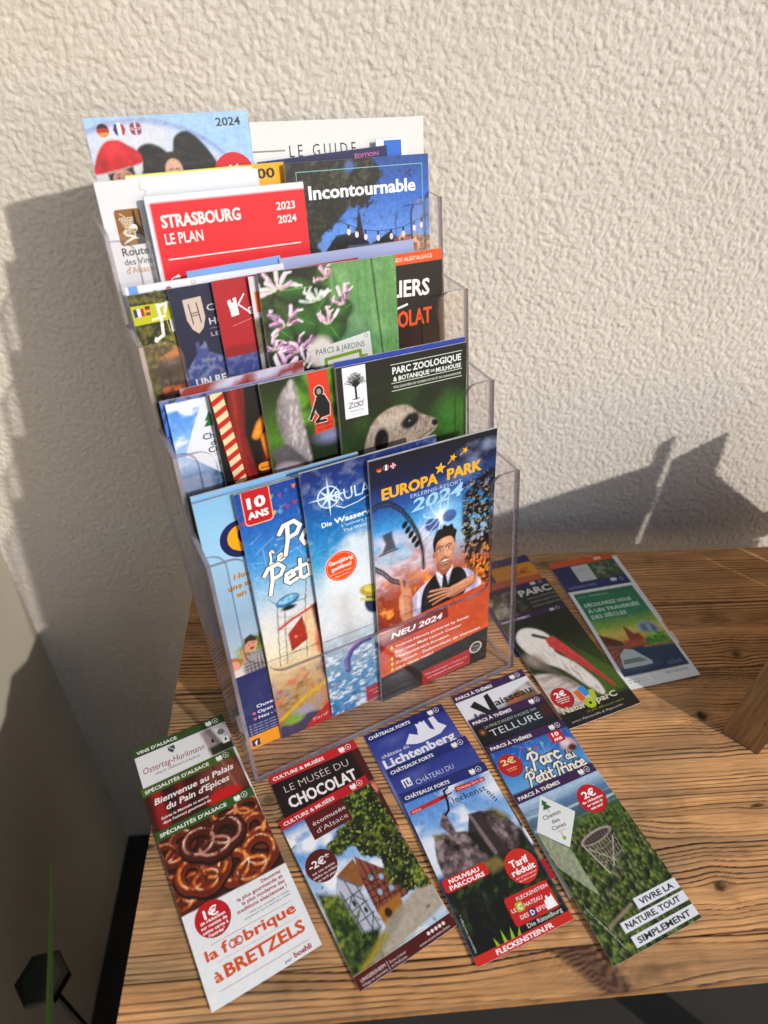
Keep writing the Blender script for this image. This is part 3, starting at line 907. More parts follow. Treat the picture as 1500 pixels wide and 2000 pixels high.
def art_epices():
    a = Art(9, 15, '#3a1512', .14)
    a.mix(a.vn(1.5, seed=3), '#5a1a18'); a.mix(a.seg([(1.2, 0), (.7, 15)], .9, .5), '#a8222a')
    a.mix(a.seg([(3.4, 0), (3.0, 4)], .6, .5), '#8a1c20'); a.mix(a.ell(7.5, 2.3, 2.3, 2.1, 20, 1.4), '#8a5040')
    a.mix(a.seg([(6.6, 1), (6.9, 4)], .12, .2), '#2a0c0a'); a.mix(a.seg([(7.6, 1), (7.9, 4)], .1, .2), '#c08a70')
    a.mix(a.ell(6.6, 4.3, 1.6, .8, 0, .3), '#d0242c')
    band(a, '#55722e', "SPÉCIALITÉS D'ALSACE", 6.1)
    a.text('Bienvenue au Palais', .75, 2.1, '#f4ece8', 7.6, .62, .03, .25)
    a.text("du Pain d'Epices", 1.6, 3.02, '#f4ece8', 6.0, .62, .03, .25)
    a.text('Suivez le Mannele et entrez', .9, 3.72, '#f4ece8', 4.4, .26, .02, .15)
    a.text("dans l'univers gourmand du", .95, 4.18, '#f4ece8', 4.4, .26, .02, .15)
    return a

def art_vins():
    a = Art(9, 15, '#e6e6e8', .2)
    band(a, '#3f5f2c', "VINS D'ALSACE", 3.9)
    m = a.pol([(6.3, .9), (9, .9), (9, 4), (6.6, 4)], .2)
    a.mix(m, '#c9c5c8'); a.mix(a.pol([(6.4, 1.1), (7.5, 1.1), (7.9, 3.4), (6.7, 3.5)], .2), '#a89a9c')
    a.mix(a.pol([(7.5, 1), (8.1, 1.4), (8.8, 3.4), (8.2, 3.5)], .3), '#ecebed')
    a.mix(a.pol([(6.6, 3.2), (9, 3.0), (9, 4.1), (6.7, 4.1)], .2), '#33402a')
    a.circ(8.25, 1.9, .3, '#8a8a8a', n=14); a.ringv(8.25, 1.9, .3, .04, '#3a3a3a'); a.rect(8.05, 2.6, 8.75, 3.3, '#f2f2f2'); a.vpoly([(8.3, 3.0), (8.4, 2.7), (8.55, 2.75), (8.5, 3.1)], '#333333')
    a.vpoly([(7.1, 2.4), (7.3, 2.2), (7.35, 2.7), (7.1, 2.75)], '#222222')
    a.vpoly([(3.1, 1.15), (3.75, 1.15), (3.75, 1.6), (3.42, 1.95), (3.1, 1.6)], '#5a5a5a'); a.line([(3.2, 1.2), (3.65, 1.7)], .08, '#d8d8d8')
    a.text('Ostertag-Hurlimann', .4, 3.0, '#a8322c', 5.9, .72, .0, .2)
    a.text("VINS ET CRÉMANTS D'ALSACE", 1.35, 3.55, '#444450', 4.3, .25, 0)
    return a

def art_ecomusee():
    a = Art(9, 15, '#6f9ed4', .08)
    a.vgrad([(0, '#3f7cc4'), (4, '#7fb0e0'), (8, '#c2d6ea'), (15, '#c2d6ea')]); a.clouds(a.ramp(1, 2), seed=7)
    tree = np.clip((a.pol([(4.4, .8), (9, .8), (9, 11.2), (7.2, 10.8), (6.2, 9.4), (6.6, 7.2), (5.2, 6.2), (4.9, 4.6), (3.1, 5.4), (2.9, 4.4), (5.2, 3.2)], 1.0) * 1.2 + a.vn(.5, seed=5) - .72) * 4, 0, 1)
    # timbered houses
    h1 = a.pol([(1.5, 8.2), (2.4, 6.7), (3.6, 8.3), (3.8, 12.0), (1.9, 12.4)], .08); a.mix(h1, '#d9dbe4')
    roof = a.pol([(2.3, 6.8), (4.2, 6.2), (4.5, 8.4), (3.7, 8.6)], .08); a.mix(roof, '#9c6a3c')
    h2 = a.pol([(4.4, 6.1), (6.4, 8.6), (6.9, 11), (3.9, 11), (4.0, 8.4)], .08); a.mix(h2, '#9a5a4a')
    for i in range(6):
        a.mix(a.seg([(3.9, 8.1 + i * .55), (6.9, 8.4 + i * .5)], .09, .06) * h2, '#3a1812')
        a.mix(a.seg([(4.15 + i * .48, 6.6), (4.1 + i * .46, 11)], .08, .06) * h2, '#3a1812')
    for p in ([(4.2, 8.1), (5.0, 9.2)], [(6.2, 8.4), (5.5, 9.4)], [(4.3, 10.6), (5.0, 9.5)]): a.mix(a.seg(p, .08, .06) * h2, '#3a1812')
    for p in ([(1.4, 8.9), (3.9, 8.7)], [(1.6, 9.9), (3.9, 9.7)], [(1.7, 10.9), (3.9, 10.7)], [(2.0, 8), (2.3, 12.4)], [(2.7, 7.4), (3.0, 12.3)], [(3.4, 8), (3.55, 12)],
              [(1.8, 9.8), (2.7, 8.8)], [(3.5, 9.7), (2.8, 8.7)], [(2.1, 10.8), (2.9, 9.9)], [(2.9, 11.9), (3.6, 10.8)], [(2.4, 7.0), (3.7, 8.6)]): a.mix(a.seg(p, .1, .06) * h1, '#2e2826')
    a.mix(h1 * .35, '#8d92a6'); a.mix(a.ell(2.6, 9.4, .14, .3, 0, .06), '#30323a'); a.mix(a.ell(3.2, 10.3, .14, .25, 0, .06), '#30323a')
    for x, y in ((4.8, 8.3), (5.6, 8.7), (4.9, 9.7), (5.9, 9.9)): a.mix(a.ell(x, y, .2, .25, 0, .08), '#9cc0d8')
    a.mix(a.pol([(3.9, 10.8), (6.2, 10.6), (6.1, 11.9), (4.0, 12.2)], .2), '#b07a28'); a.mix(a.ell(4.7, 11.4, .3, .4, 0, .1), '#3a2410')
    a.mix(a.pol([(4.3, 11.9), (9, 10.6), (9, 13.2), (.6, 14.4), (1.2, 13.9), (3.4, 12.8)], .3), '#b9b0a0')
    a.mix(a.pol([(4.3, 11.9), (6, 11.5), (6, 12), (2, 14), (1.0, 14)], .3) * .5, '#8f8878')
    hd = a.pol([(.2, 7.2), (1.9, 8.3), (2.2, 11.6), (3.6, 12.0), (2.8, 13.2), (.6, 14), (-.2, 14)], .4)
    a.leaves(hd, '#1d2a12', '#4c6424', '#8f9a44', .35, 12); a.mix(a.seg([(.8, 14.0), (3.6, 12.6)], .5, .4), '#a89a34')
    a.leaves(tree, '#0e1608', '#36491a', '#96a444', .26, 4); a.mix(tree * np.clip((a.vn(2.0, seed=15, o=2) - .5) * 4, 0, 1) * .55, '#141d0b'); a.mix(tree * np.clip((a.vn(.2, seed=16, o=2) - .7) * 9, 0, 1) * .8, '#c6cc70')
    band(a, '#c9242e', 'CULTURE & MUSÉES', 5.1)
    a.vpoly([(2.1, .9), (6.0, .9), (5.95, 3.1), (2.1, 3.15)], '#6a2020')
    a.text('écomusée', 2.55, 1.95, '#f0e6e4', 3.3, .42, .0); a.text("d'Alsace", 2.6, 2.75, '#f0e6e4', 3.1, .48, -.012)
    a.circ(1.62, 5.35, 1.4, '#6a2020')
    a.text('-2€*', .6, 5.3, '#f4eeee', 2.0, .62, .04)
    for i, (t, w) in enumerate([('sur une entrée', 2.1), ('adulte ou enfant', 2.3), ('au tarif plein', 1.7)]): a.text(t, 1.65, 5.78 + i * .35, '#f0e0e0', w, .22, .01, al='c')
    a.rect(-.1, 13.95, 9.1, 15.1, '#641c1c')
    a.text('UNGERSHEIM', .35, 14.55, '#f0e4e2', 2.2, .26, .0); a.text('Village en transition', .35, 14.85, '#f0e4e2', 2.2, .18, -.005)
    a.line([(2.75, 14.25), (2.75, 14.9)], .03, '#f0e4e2')
    a.text('Entre Colmar', 2.95, 14.55, '#f0e4e2', 1.5, .19, -.005); a.text('et Mulhouse', 2.95, 14.85, '#f0e4e2', 1.4, .19, -.005)
    a.text('www.ecomusee.alsace', 5.6, 14.8, '#f0e4e2', 2.9, .2, -.005)
    for i in range(5): a.circ(6.7 + i * .36, 14.32, .14, '#f0e4e2', n=12)
    a.text("* offre valable pour 5 personnes max, sur présentation de cette carte", .5, 13.85, '#4a4438', 6.0, .11, 0)
    return a

def art_chocolat_leaflet():
    a = Art(9, 15, '#2c1614', .3)
    a.mix(a.rampx(8.1, 8.3), '#5a1f1f'); a.mix(a.pol([(8.0, 4.8), (9, 4.8), (9, 5.6), (8.6, 6.0)], .2), '#e39080')
    a.mix(a.pol([(8.1, 9.6), (9.1, 9.6), (9.1, 14.6), (8.1, 14.6)], .1), '#d98c80')
    band(a, '#c9242e', 'CULTURE & MUSÉES', 5.2)
    a.text('LE MUSÉE DU', .95, 2.25, '#e6dcd8', 6.5, .75, -.018); a.text('CHOCOLAT', .85, 3.85, '#f2ece8', 6.8, 1.15, .05)
    return a

def castle_sky(a): a.vgrad([(0, '#2b3a8c'), (3, '#4a5aa6'), (6, '#7c86c0'), (15, '#39488e')]); a.clouds(a.ramp(.9, 1.4) * .45, '#9aa2cc', 4, 6, .5, 3)

def art_lichtenberg():
    a = Art(9, 15, '#3a4a96', .2); castle_sky(a)
    band(a, '#232c7c', 'CHÂTEAUX FORTS', 4.7)
    W = '#e8eaf2'
    a.vpoly([(5.3, 1.5), (5.3, .95), (5.6, 1.1), (5.9, .9), (6.1, 1.1), (6.35, .95), (6.5, 2.1), (6.9, 2.4), (6.9, .95), (7.5, .95), (7.6, 1.8), (8.2, 2.5), (7.2, 3.0), (5.0, 3.1), (4.9, 2.5)], W)
    a.vpoly([(3.4, 2.6), (4.3, 1.7), (5.0, 2.2), (5.0, 3.1), (4.4, 3.0), (3.9, 2.8)], W)
    a.text('château de', .6, 3.05, W, 3.0, .42, .0); a.text('Lichtenberg', .45, 4.15, W, 7.9, .95, .06)
    return a

def art_hohland_card():
    a = Art(9, 15, '#323f86', .2); castle_sky(a)
    a.rect(-.1, 13.2, 9.1, 15.1, '#c4202a'); a.text('COLMAR', 6.2, 14.5, '#e8b8b8', 2.4, .4, 0)
    a.mix(a.pol([(7.5, 6), (9.1, 6), (9.1, 13.3), (7.5, 13.3)], .5), '#3c3426'); a.mix(a.pol([(8.2, 10.2), (9.1, 10.2), (9.1, 11.8), (8.5, 11.8)], .2), '#e8e8e8')
    a.mix(a.pol([(8, 12.2), (9.1, 12.2), (9.1, 13.3), (8, 13.3)], .2), '#b08a68')
    band(a, '#2b3880', 'CHÂTEAUX FORTS', 4.7)
    a.rect(.85, 1.55, 1.75, 2.4, '#e8eaf2'); a.rect(1.0, 1.75, 1.15, 2.4, '#323f86'); a.rect(1.3, 1.7, 1.45, 2.2, '#323f86'); a.rect(1.55, 2.0, 1.65, 2.3, '#323f86')
    a.text('CHÂTEAU DU', 2.1, 2.6, '#e0e3ee', 4.1, .55, -.012)
    return a

def art_fleckenstein():
    a = Art(9, 15, '#5f96d8', .08)
    a.vgrad([(0, '#4a8ad6'), (4, '#8db8e6'), (8, '#c6d8ec'), (15, '#c6d8ec')]); a.clouds(a.ramp(0, .5), '#eef3f8', 2.6, 3, .5, 5)
    a.mix(a.ell(.9, 6.0, 1.6, 1.6, 0, 1.2), '#e6edf5'); a.mix(a.ell(8.8, 2.6, 1.4, .9, 0, 1), '#eef3f8')
    a.mix(a.ramp(7.6, 8.2), '#2f5a9c')
    rk = a.pol([(1.3, 4.7), (2.6, 5.0), (2.2, 3.9), (3.0, 3.0), (3.2, 3.4), (3.3, 5.0), (4.4, 5.4), (5.0, 5.2), (5.1, 4.0), (6.1, 4.1), (7.2, 4.5), (8.1, 5.2), (8.9, 7.2), (8.6, 9.6), (1.2, 9.6), (.5, 8.3), (.6, 6.6), (.9, 5.6)], .15)
    a.rock(rk, '#2a2220', '#6e5e62', '#a89698', .55, .5, 6)
    a.mix(a.pol([(5.1, 4.1), (6.2, 4.2), (6.9, 8.7), (5.3, 8.5), (4.2, 5.6)], .12), '#453a3c'); a.mix(a.pol([(5.0, 4.1), (5.3, 4.1), (5.9, 8.0), (5.5, 8.2)], .1), '#8a7a7e')
    a.mix(a.pol([(4.0, 5.5), (4.9, 5.6), (5.6, 8.3), (5.1, 8.3)], .15), '#2c2426')
    a.leaves(np.clip(a.pol([(6.9, 4.2), (7.9, 4.6), (8.6, 5.8), (7.2, 5.2)], .5) + a.pol([(1.2, 4.5), (2.4, 4.8), (2.3, 5.3), (1.2, 5.0)], .3), 0, 1), '#3a3a24', '#6e6a40', '#a09a68', .3, 2)
    low = a.pol([(0, 8.4), (2, 9.0), (4.2, 8.6), (5.4, 8.2), (7.5, 8.6), (9, 6.6), (9, 15), (0, 15)], .5)
    a.leaves(low, '#0c120a', '#1c2a14', '#46582a', .4, 14)
    a.mix(a.pol([(4.0, 8.3), (5.6, 8.2), (6.2, 9.2), (4.6, 9.4)], .4), '#8a7a48')
    a.mix(a.pol([(1, 11.4), (5, 11.2), (5.2, 15), (1, 15)], 1.2) * .75, '#0d0d0c')
    for x, y in ((2.4, 14.6), (3.0, 14.6), (3.6, 14.5), (4.1, 14.5)): a.vpoly([(x - .25, y + .2), (x + (x - 3) * .4, y - 1.3 + abs(x - 3.1) * .5), (x + .25, y + .2)], '#a4c83a')
    band(a, '#2c3a82', 'CHÂTEAUX FORTS', 4.65)
    a.vpoly([(.2, 1.75), (4.1, 1.45), (4.1, 1.85), (.2, 2.15)], '#cc3428'); a.text('ALSACE', .35, 2.02, '#f4dcd8', .95, .2, .01)
    a.vpoly([(5.1, 1.2), (8.2, 1.3), (8.2, 1.68), (5.0, 1.75)], '#cc3428'); a.text('Château fort de', 5.25, 1.6, '#f4dcd8', 2.8, .26, .01)
    K = '#16181c'
    a.line([(4.0, 1.15), (3.85, 2.3), (3.6, 3.0), (3.1, 3.3)], .2, K); a.line([(4.0, 1.15), (4.5, 1.0)], .16, K); a.line([(3.4, 1.75), (4.6, 1.6)], .14, K)
    a.text('leckenst', 4.35, 2.6, K, 3.5, .62, .0); a.text('ein', 7.65, 2.75, K, 1.2, .5, .0, rot=72)
    a.rrect(.15, 8.25, 4.35, 9.35, .25, '#d42e2c', -1)
    a.text('NOUVEAU', .75, 8.75, '#ffffff', 2.9, .36, .05); a.text('PARCOURS', .6, 9.25, '#ffffff', 3.3, .36, .05)
    a.circ(7.2, 9.75, 1.45, '#d8382e'); a.text('Tarif', 6.3, 9.65, '#ffffff', 1.75, .6, .05); a.text('réduit', 6.1, 10.3, '#ffffff', 2.25, .52, .05)
    a.text('sur présentation', 7.2, 10.62, '#ffe8e4', 2.0, .18, 0, al='c'); a.text('de cette carte*', 7.2, 10.9, '#ffe8e4', 1.7, .18, 0, al='c')
    a.rrect(4.35, 11.5, 8.55, 13.75, .25, '#d2302c', 0)
    a.text('FLECKENSTEIN', 5.4, 12.05, '#ffffff', 3.0, .3, .0); a.rrect(5.05, 12.15, 5.7, 12.85, .12, '#c2cc2c'); a.text('C', 5.38, 12.7, '#ffffff', .36, .42, .03, al='c')
    a.text('LE', 4.55, 12.72, '#ffffff', .42, .3, .0); a.text('HATEAU', 5.8, 12.7, '#ffffff', 1.7, .32, 0)
    a.text('DES', 5.0, 13.4, '#ffffff', .75, .32, 0); a.rrect(5.85, 12.95, 6.45, 13.6, .12, '#24407c'); a.text('D', 6.15, 13.45, '#ffffff', .36, .4, .03, al='c'); a.text('EFIS', 6.55, 13.4, '#ffffff', .9, .32, 0)
    a.vpoly([(7.4, 13.6), (7.5, 12.9), (7.7, 12.85), (7.75, 12.6), (7.9, 12.6), (7.95, 12.8), (8.2, 12.75), (8.3, 12.55), (8.4, 13.6)], '#ffffff')
    a.text('Die Rätselburg', 5.2, 14.15, '#f2f2ee', 3.3, .34, .0)
    a.rect(-.1, 14.3, 9.1, 15.1, '#d63a2e'); a.text('FLECKENSTEIN.FR', 1.9, 14.85, '#ffffff', 5.3, .38, .04)
    a.text('* offre non cumulable', .32, 11.2, '#d8d8d0', 2.9, .18, 0, rot=90)
    return a

def art_chemin_leaflet():
    a = Art(9, 15, '#5a7a40', .08)
    a.vgrad([(0, '#8ab4e0'), (1.2, '#b8d0e4'), (2.2, '#6e90b4'), (3.6, '#4c6a72'), (4.6, '#4e6c3a'), (15, '#4a6428')])
    a.mix(a.ramp(1.4, 2) * (1 - a.ramp(3.6, 4.2)) * np.clip((a.vn(3, .25, seed=3) - .5) * 5, 0, 1), '#bcccd4')
    m = a.ramp(3.9, 4.6); a.leaves(m, '#1f2e10', '#4b6224', '#8a9c4a', .42, 8)
    a.mix(m * (1 - a.ramp(4.6, 6.4)) * .6, '#3f6a2a')
    a.mix(m * np.clip((a.vn(2.2, seed=5) - .5) * 3, 0, 1) * .35, '#6f7a3a')
    g = RS(4)
    pts_ = sorted([(g.rand() * 9.4 - .2, 4.4 + g.rand() * 10.8) for _ in range(560)], key=lambda p: p[1])
    def crowns(lo, hi, x0=-1, x1=10):
        for x, y in pts_:
            if not (lo <= y < hi and x0 < x < x1): continue
            r_ = .09 + .014 * (y - 4) + .07 * ((x * 7.3 + y * 3.1) % 1); k = (x * 13.7 + y * 5.3) % 1
            a.mix(a.ell(x + r_ * .6, y + r_ * .7, r_ * 1.1, r_ * 1.4, 0, .1) * .85, '#0f170a')
            a.mix(a.ell(x, y, r_ * .8, r_ * 1.5, 0, .1) * .85, ('#42581f', '#56692b', '#2c4418', '#6e7640')[int(k * 4)])
            a.mix(a.ell(x - r_ * .35, y - r_ * .5, r_ * .35, r_ * .6, 0, .08) * .6, ('#8a9c4e', '#a3aa68', '#68803a', '#b0b07c')[int(k * 4)])
    crowns(0, 16)
    # timber lookout tower rising from the crowns
    body = a.pol([(3.3, 6.2), (6.6, 6.1), (6.35, 8.8), (5.5, 9.9), (4.35, 10.0), (3.9, 8.6)], .2)
    a.mix(body * .6, '#332b22')
    for i in range(10):
        x = 3.35 + i * .36; a.mix(a.seg([(x, 6.5), (4.3 + i * .2, 9.8)], .05, .06) * .8, '#cabdb0')
    for y in (6.9, 7.4, 8.0, 8.7): a.mix(a.seg([(3.4, y + .1), (5, y + .35), (6.5, y - .05)], .05, .06) * body, '#b0a294')
    a.mix(a.seg([(3.6, 6.8), (5.9, 9.0)], .06, .06), '#ded2c6'); a.mix(a.seg([(6.4, 6.6), (4.5, 9.3)], .06, .06), '#ded2c6'); a.mix(a.seg([(3.3, 6.3), (4.4, 10)], .1, .06), '#d6cabf')
    crowns(8.4, 10.6, 3.6, 7.2)
    a.mix(a.ell(4.95, 6.12, 1.72, .5, -6, .08), '#b9aaa4'); a.mix(a.ell(4.95, 6.16, 1.5, .36, -6, .08), '#4a4238')
    for i in range(9): a.mix(a.seg([(3.6 + i * .33, 5.95), (3.75 + i * .3, 6.35)], .05, .06) * a.ell(4.95, 6.16, 1.5, .36, -6, .08), '#9a8c82')
    a.mix(a.seg([(1.5, 12.6), (4.2, 11.9)], .28, .2), '#9a8a74')
    a.mix(a.pol([(.15, 3.7), (2.1, 6.1), (2.2, 10.4), (.1, 7.0)], .06) * .42, '#dfe2cc')
    a.vpoly([(2.42, .95), (4.55, 3.5), (2.15, 6.05), (.18, 3.75)], '#e9ecea')
    a.vpoly([(2.3, 1.35), (2.62, 1.85), (2.42, 1.82), (2.75, 2.3), (1.85, 2.3), (2.18, 1.82), (1.98, 1.85)], '#2f7a48'); a.line([(2.3, 2.3), (2.3, 2.65)], .07, '#d07070')
    K = '#26282a'
    a.text('Chemin', 1.4, 3.12, K, 1.85, .4, .01); a.text('des', 1.95, 3.68, K, .8, .36, .01); a.text('Cimes', 1.6, 4.25, K, 1.45, .38, .01); a.text('Alsace', 1.95, 4.55, '#d88080', .85, .2, 0)
    a.line([(2.2, 4.6), (2.2, 5.0)], .07, '#d07070'); a.circ(2.2, 5.15, .18, '#9cc03a')
    badge(a, 6.75, 3.05, 1.38, '2€', 1.35, [('de réduction', 2.25), ('sur remise de', 1.7), ('cette carte*', 1.4)], '#cc1f2c', rh=.24, lead=.36, fy=.25)
    band(a, '#4b2a5e', 'PARCS À THÈMES', 4.6)
    for (x0, y0, x1, y1, t, tx, tw_) in ((4.6, 11.6, 9.02, 12.45, 'VIVRE LA', 5.0, 3.5), (2.4, 12.7, 9.02, 13.5, 'NATURE, TOUT', 2.75, 5.6), (2.6, 13.85, 9.02, 14.7, 'SIMPLEMENT', 3.0, 5.4)):
        a.rect(x0, y0, x1, y1, '#e8e9ee'); a.text(t, tx, y1 - .2, '#26312a', tw_, .46, .05)
    a.text('* offre non cumulable, valable pour la carte jeune', .35, 10.6, '#e8e8dc', 4.0, .13, 0, rot=70)
    return a

def party_sky(a, seed=1):
    a.vgrad([(0, '#1f55a8'), (2, '#2f74c2'), (4.5, '#62a8dc'), (9, '#bcd4e4'), (15, '#e0d8c8')])
    g = RS(seed)
    for _ in range(26):
        x, y = g.rand() * a.w, g.rand() * a.h * .35; L = .8 + g.rand() * 1.2; an = g.rand() * 6.28
        a.mix(a.seg([(x, y), (x + L * math.cos(an), y + L * math.sin(an))], .03, .1) * .5, '#dceefc')

def bunting(a, pts, cols):
    for (ax, ay), (bx, by) in zip(pts, pts[1:]): a.line([(ax, ay), (bx, by)], .03, '#1c3c70')
    for i, (x, y) in enumerate(pts): a.vpoly([(x - .2, y), (x + .22, y - .04), (x + .03, y + .42)], cols[i % len(cols)])

def art_petit_leaflet():
    a = Art(9, 15, '#3f84c8', .12); party_sky(a, 5)
    for i in range(14): a.mix(a.seg([(5.2, 3.2), (3.6 + i * .28, 1.0)], .04, .1) * .5, '#9fd0f0')
    a.mix(a.ell(8.0, 2.7, .85, .8, 0, .1), '#c9a9a0'); a.mix(a.ell(7.8, 2.4, .5, .4, 0, .4), '#e8dce0'); a.mix(a.ell(8.2, 3.1, .45, .35, 0, .2), '#5a3432')
    bunting(a, [(3.3, 1.5), (4.0, 1.7), (4.7, 1.75), (5.5, 1.55)], ['#a0449a', '#e8e070', '#d04a5a', '#78c8c0'])
    band(a, '#4b2a5e', 'PARCS À THÈMES', 4.7)
    badge(a, 1.3, 2.65, 1.2, '2€', 1.5, [('de réduction', 1.1), ('sur remise', .9)], '#c42a2c', '#f4e0a8', rh=.12, lead=.2, fy=.4)
    a.rrect(6.6, .9, 8.1, 2.15, .2, '#cc2430'); a.text('10', 7.35, 1.45, '#ffffff', .75, .42, .06, al='c'); a.text('ANS', 7.35, 1.95, '#ffffff', .95, .32, .05, al='c')
    script(a, 'Le', 2.4, 4.1, .75, '#f2efe4', '#60605c'); script(a, 'Parc', 3.3, 3.75, 1.5, '#f2efe4', '#60605c', rot=-2); script(a, 'du', 6.9, 4.1, .9, '#f2efe4', '#60605c')
    script(a, 'Petit P', 2.1, 5.2, 1.2, '#f2efe4', '#60605c'); script(a, 'rince', 5.7, 5.2, 1.2, '#f2efe4', '#60605c')
    return a

def art_tellure():
    a = Art(9, 15, '#15191c', .2)
    a.mix(a.ell(6, 2.4, 3.4, 1.2, -10, 2), '#24384a'); a.mix(a.rampx(-.2, .6) * 0 + (1 - a.rampx(0, .8)) * a.ramp(4, 6) * .8 * a.vn(.7, seed=3), '#7a4a2a')
    a.mix(a.ell(8.3, 1.9, .5, .8, 10, .5), '#5a2a1a')
    band(a, '#4b2a5e', 'PARCS À THÈMES', 4.6)
    a.circ(.75, 1.75, .2, '#c07a3a', n=12)
    for k in range(9): a.line([(.75 + .28 * math.cos(k * .7), 1.75 + .28 * math.sin(k * .7)), (.75 + .42 * math.cos(k * .7), 1.75 + .42 * math.sin(k * .7))], .05, '#c07a3a')
    a.text("LA MINE D'ARGENT D'ALSACE 1549", 1.2, 1.5, '#cfd2d0', 6.2, .34, -.01); a.text('TELLURE', 1.4, 2.55, '#e2e6e4', 6.1, .8, -.01)
    a.rect(-.1, 2.95, 9.1, 3.0, '#15191c')
    return a

def art_vaisseau():
    a = Art(9, 15, '#e4e6ea', .15)
    a.mix(a.pol([(5.2, 2.5), (8.8, 1.6), (9, 4), (4.6, 4)], .4), '#8a6a50'); a.mix(a.ell(7.9, 2.3, .7, .5, 0, .3), '#cfcac4'); a.mix(a.ell(6.0, 3.1, 1.2, .4, -15, .4), '#b4784a')
    a.mix(a.pol([(1, 3.1), (5, 2.9), (5, 4.2), (1, 4.2)], .5) * .6, '#8a97a0')
    band(a, '#4b2a5e', 'PARCS À THÈMES', 4.5)
    K = '#23282c'
    a.vpoly([(1.2, 1.9), (2.0, 1.45), (3.0, 3.1), (3.2, 1.3), (3.8, 1.15), (3.8, 3.6), (2.7, 3.7)], K); a.text('aisseau', 3.85, 2.9, K, 4.6, .85, .03); a.text('le', 1.1, 3.6, K, 1.1, .8, .03)
    return a

def art_stork():
    a = Art(9, 15, '#2c3a14', .1)
    a.vgrad([(0, '#161c10'), (4, '#24300f'), (9, '#4f6a1c'), (12, '#56701f'), (15, '#20231a')])
    a.mix(a.ell(1, 8, 4, 6, 0, 4) * .7, '#12160e')
    Wt = '#e3ddd8'
    body = a.spol([(-.4, 8.4), (1.6, 8.4), (3.4, 9.6), (4.4, 11.6), (4.6, 13.2), (-.4, 13)], .3)
    neck = a.spol([(.6, 3.4), (1.0, 5.4), (2.0, 7.0), (3.6, 8.6), (5.4, 12.2), (6.2, 12.6), (6.3, 10.9), (5.3, 8.0), (4.0, 6.0), (4.7, 4.4), (4.2, 2.9), (2.8, 1.9), (1.4, 2.1)], .25)
    a.mix(body, '#cfc6c0'); a.mix(neck, Wt)
    f = a.vn(.25, 1.1, seed=4); a.mix(neck * np.clip((f - .5) * 5, 0, 1) * .5 * a.ramp(4.5, 7), '#8d7f78'); a.mix(body * np.clip((a.vn(1.2, .25, seed=6) - .5) * 4, 0, 1) * .6, '#8a7c76')
    a.mix(a.ell(1.2, 6.4, 1.3, .9, 40, .8) * .8, '#b0a298'); a.mix(a.pol([(1.3, 5.6), (2.2, 7.2), (4.4, 11.2), (3.6, 10.8), (1.2, 7.6)], .6) * .7, '#7a6c64')
    a.mix(a.seg([(2.9, 3.1), (4.1, 4.0)], .42, .25), '#2a2422'); a.circ(3.35, 3.4, .13, '#0a0a0a', n=10)
    a.mix(a.pol([(3.9, 4.0), (5.0, 3.9), (6.4, 7.4), (7.9, 12.0), (7.7, 12.2), (6.5, 9.8), (4.6, 6.4), (3.8, 5.2)], .15), '#c84a4c')
    a.mix(a.seg([(4.3, 4.7), (6.0, 8.0), (7.7, 12.0)], .08, .08) * .8, '#8a2428')
    a.mix(a.ramp(12.6, 13.4), '#22211f')
    badge(a, 1.4, 11.55, 1.25, '2€', 1.3, [('de réduction sur', 1.7), ('présentation de', 1.5), ('cette carte', 1.1)], '#b8242c', rh=.14, lead=.24, fy=.2)
    a.rrect(3.0, 11.3, 3.7, 12.6, .05, '#e0742c', -8); a.rrect(3.7, 11.0, 4.45, 12.2, .05, '#3a9ad8', -12); a.rrect(4.5, 11.7, 5.1, 12.7, .05, '#b8cc30', 12)
    a.text('Natur', .45, 13.35, '#e0d8c0', 2.9, .72, .02); a.text('parC', 4.7, 13.3, '#e0d8c0', 2.6, .7, .02)
    for i in range(10): a.circ(3.95 + .5 * math.cos(i * .63), 13.1 + .5 * math.sin(i * .63), .17, '#b8cc30', n=8)
    a.circ(3.95, 13.1, .48, '#b8cc30'); a.circ(3.95, 13.1, .18, '#22211f', n=12)
    a.text('Un parc différent par nature', 3.0, 14.0, '#c8c030', 4.6, .2, -.01, .2); a.text('entre Ribeauvillé & Riquewihr', .75, 14.55, '#d8d4c8', 6.4, .24, -.008, .2)
    a.rect(-.1, -.1, 9.1, .6, '#4a2a5c'); a.text('PARCS À THÈMES', .3, .45, '#cfc4d4', 3.8, .3, .02)
    a.rect(6.9, .12, 7.5, .5, '#ddd6e0'); a.ringv(8.0, .3, .22, .05, '#ddd6e0')
    return a

def art_parc_under():
    a = Art(9, 15, '#2e2c2a', .2)
    a.leaves(1 - a.rampx(1.5, 5.0), '#26301a', '#6a6a5a', '#a8a49a', .5, 2)
    a.rect(-.1, -.1, 9.1, .75, '#4a2a5c'); a.rect(6.6, .15, 7.3, .6, '#ddd6e0'); a.ringv(8.0, .4, .24, .05, '#ddd6e0')
    a.text('PARC', 4.4, 2.0, '#dcdcd8', 4.4, 1.0, .05)
    for i in range(3): a.text('ALSACE AVENTURE', 5.0, 2.7 + i * .65, '#8f8f8a', 3.9, .32, .02)
    a.rect(-.1, 4.5, 9.1, 5.1, '#4a2a5c')
    return a

def art_yellow_under():
    a = Art(9, 15, '#3a3a6e', .3)
    a.rect(-.1, -.1, 9.1, 1.1, '#3f3768'); a.rrect(3, 1.3, 9, 4.3, .3, '#d9981c'); a.text('2€', 5.5, 3.2, '#cc5a3a', 2.6, 1.0, .05); a.rect(-.1, 3.6, 9.1, 6, '#c46a3c')
    return a

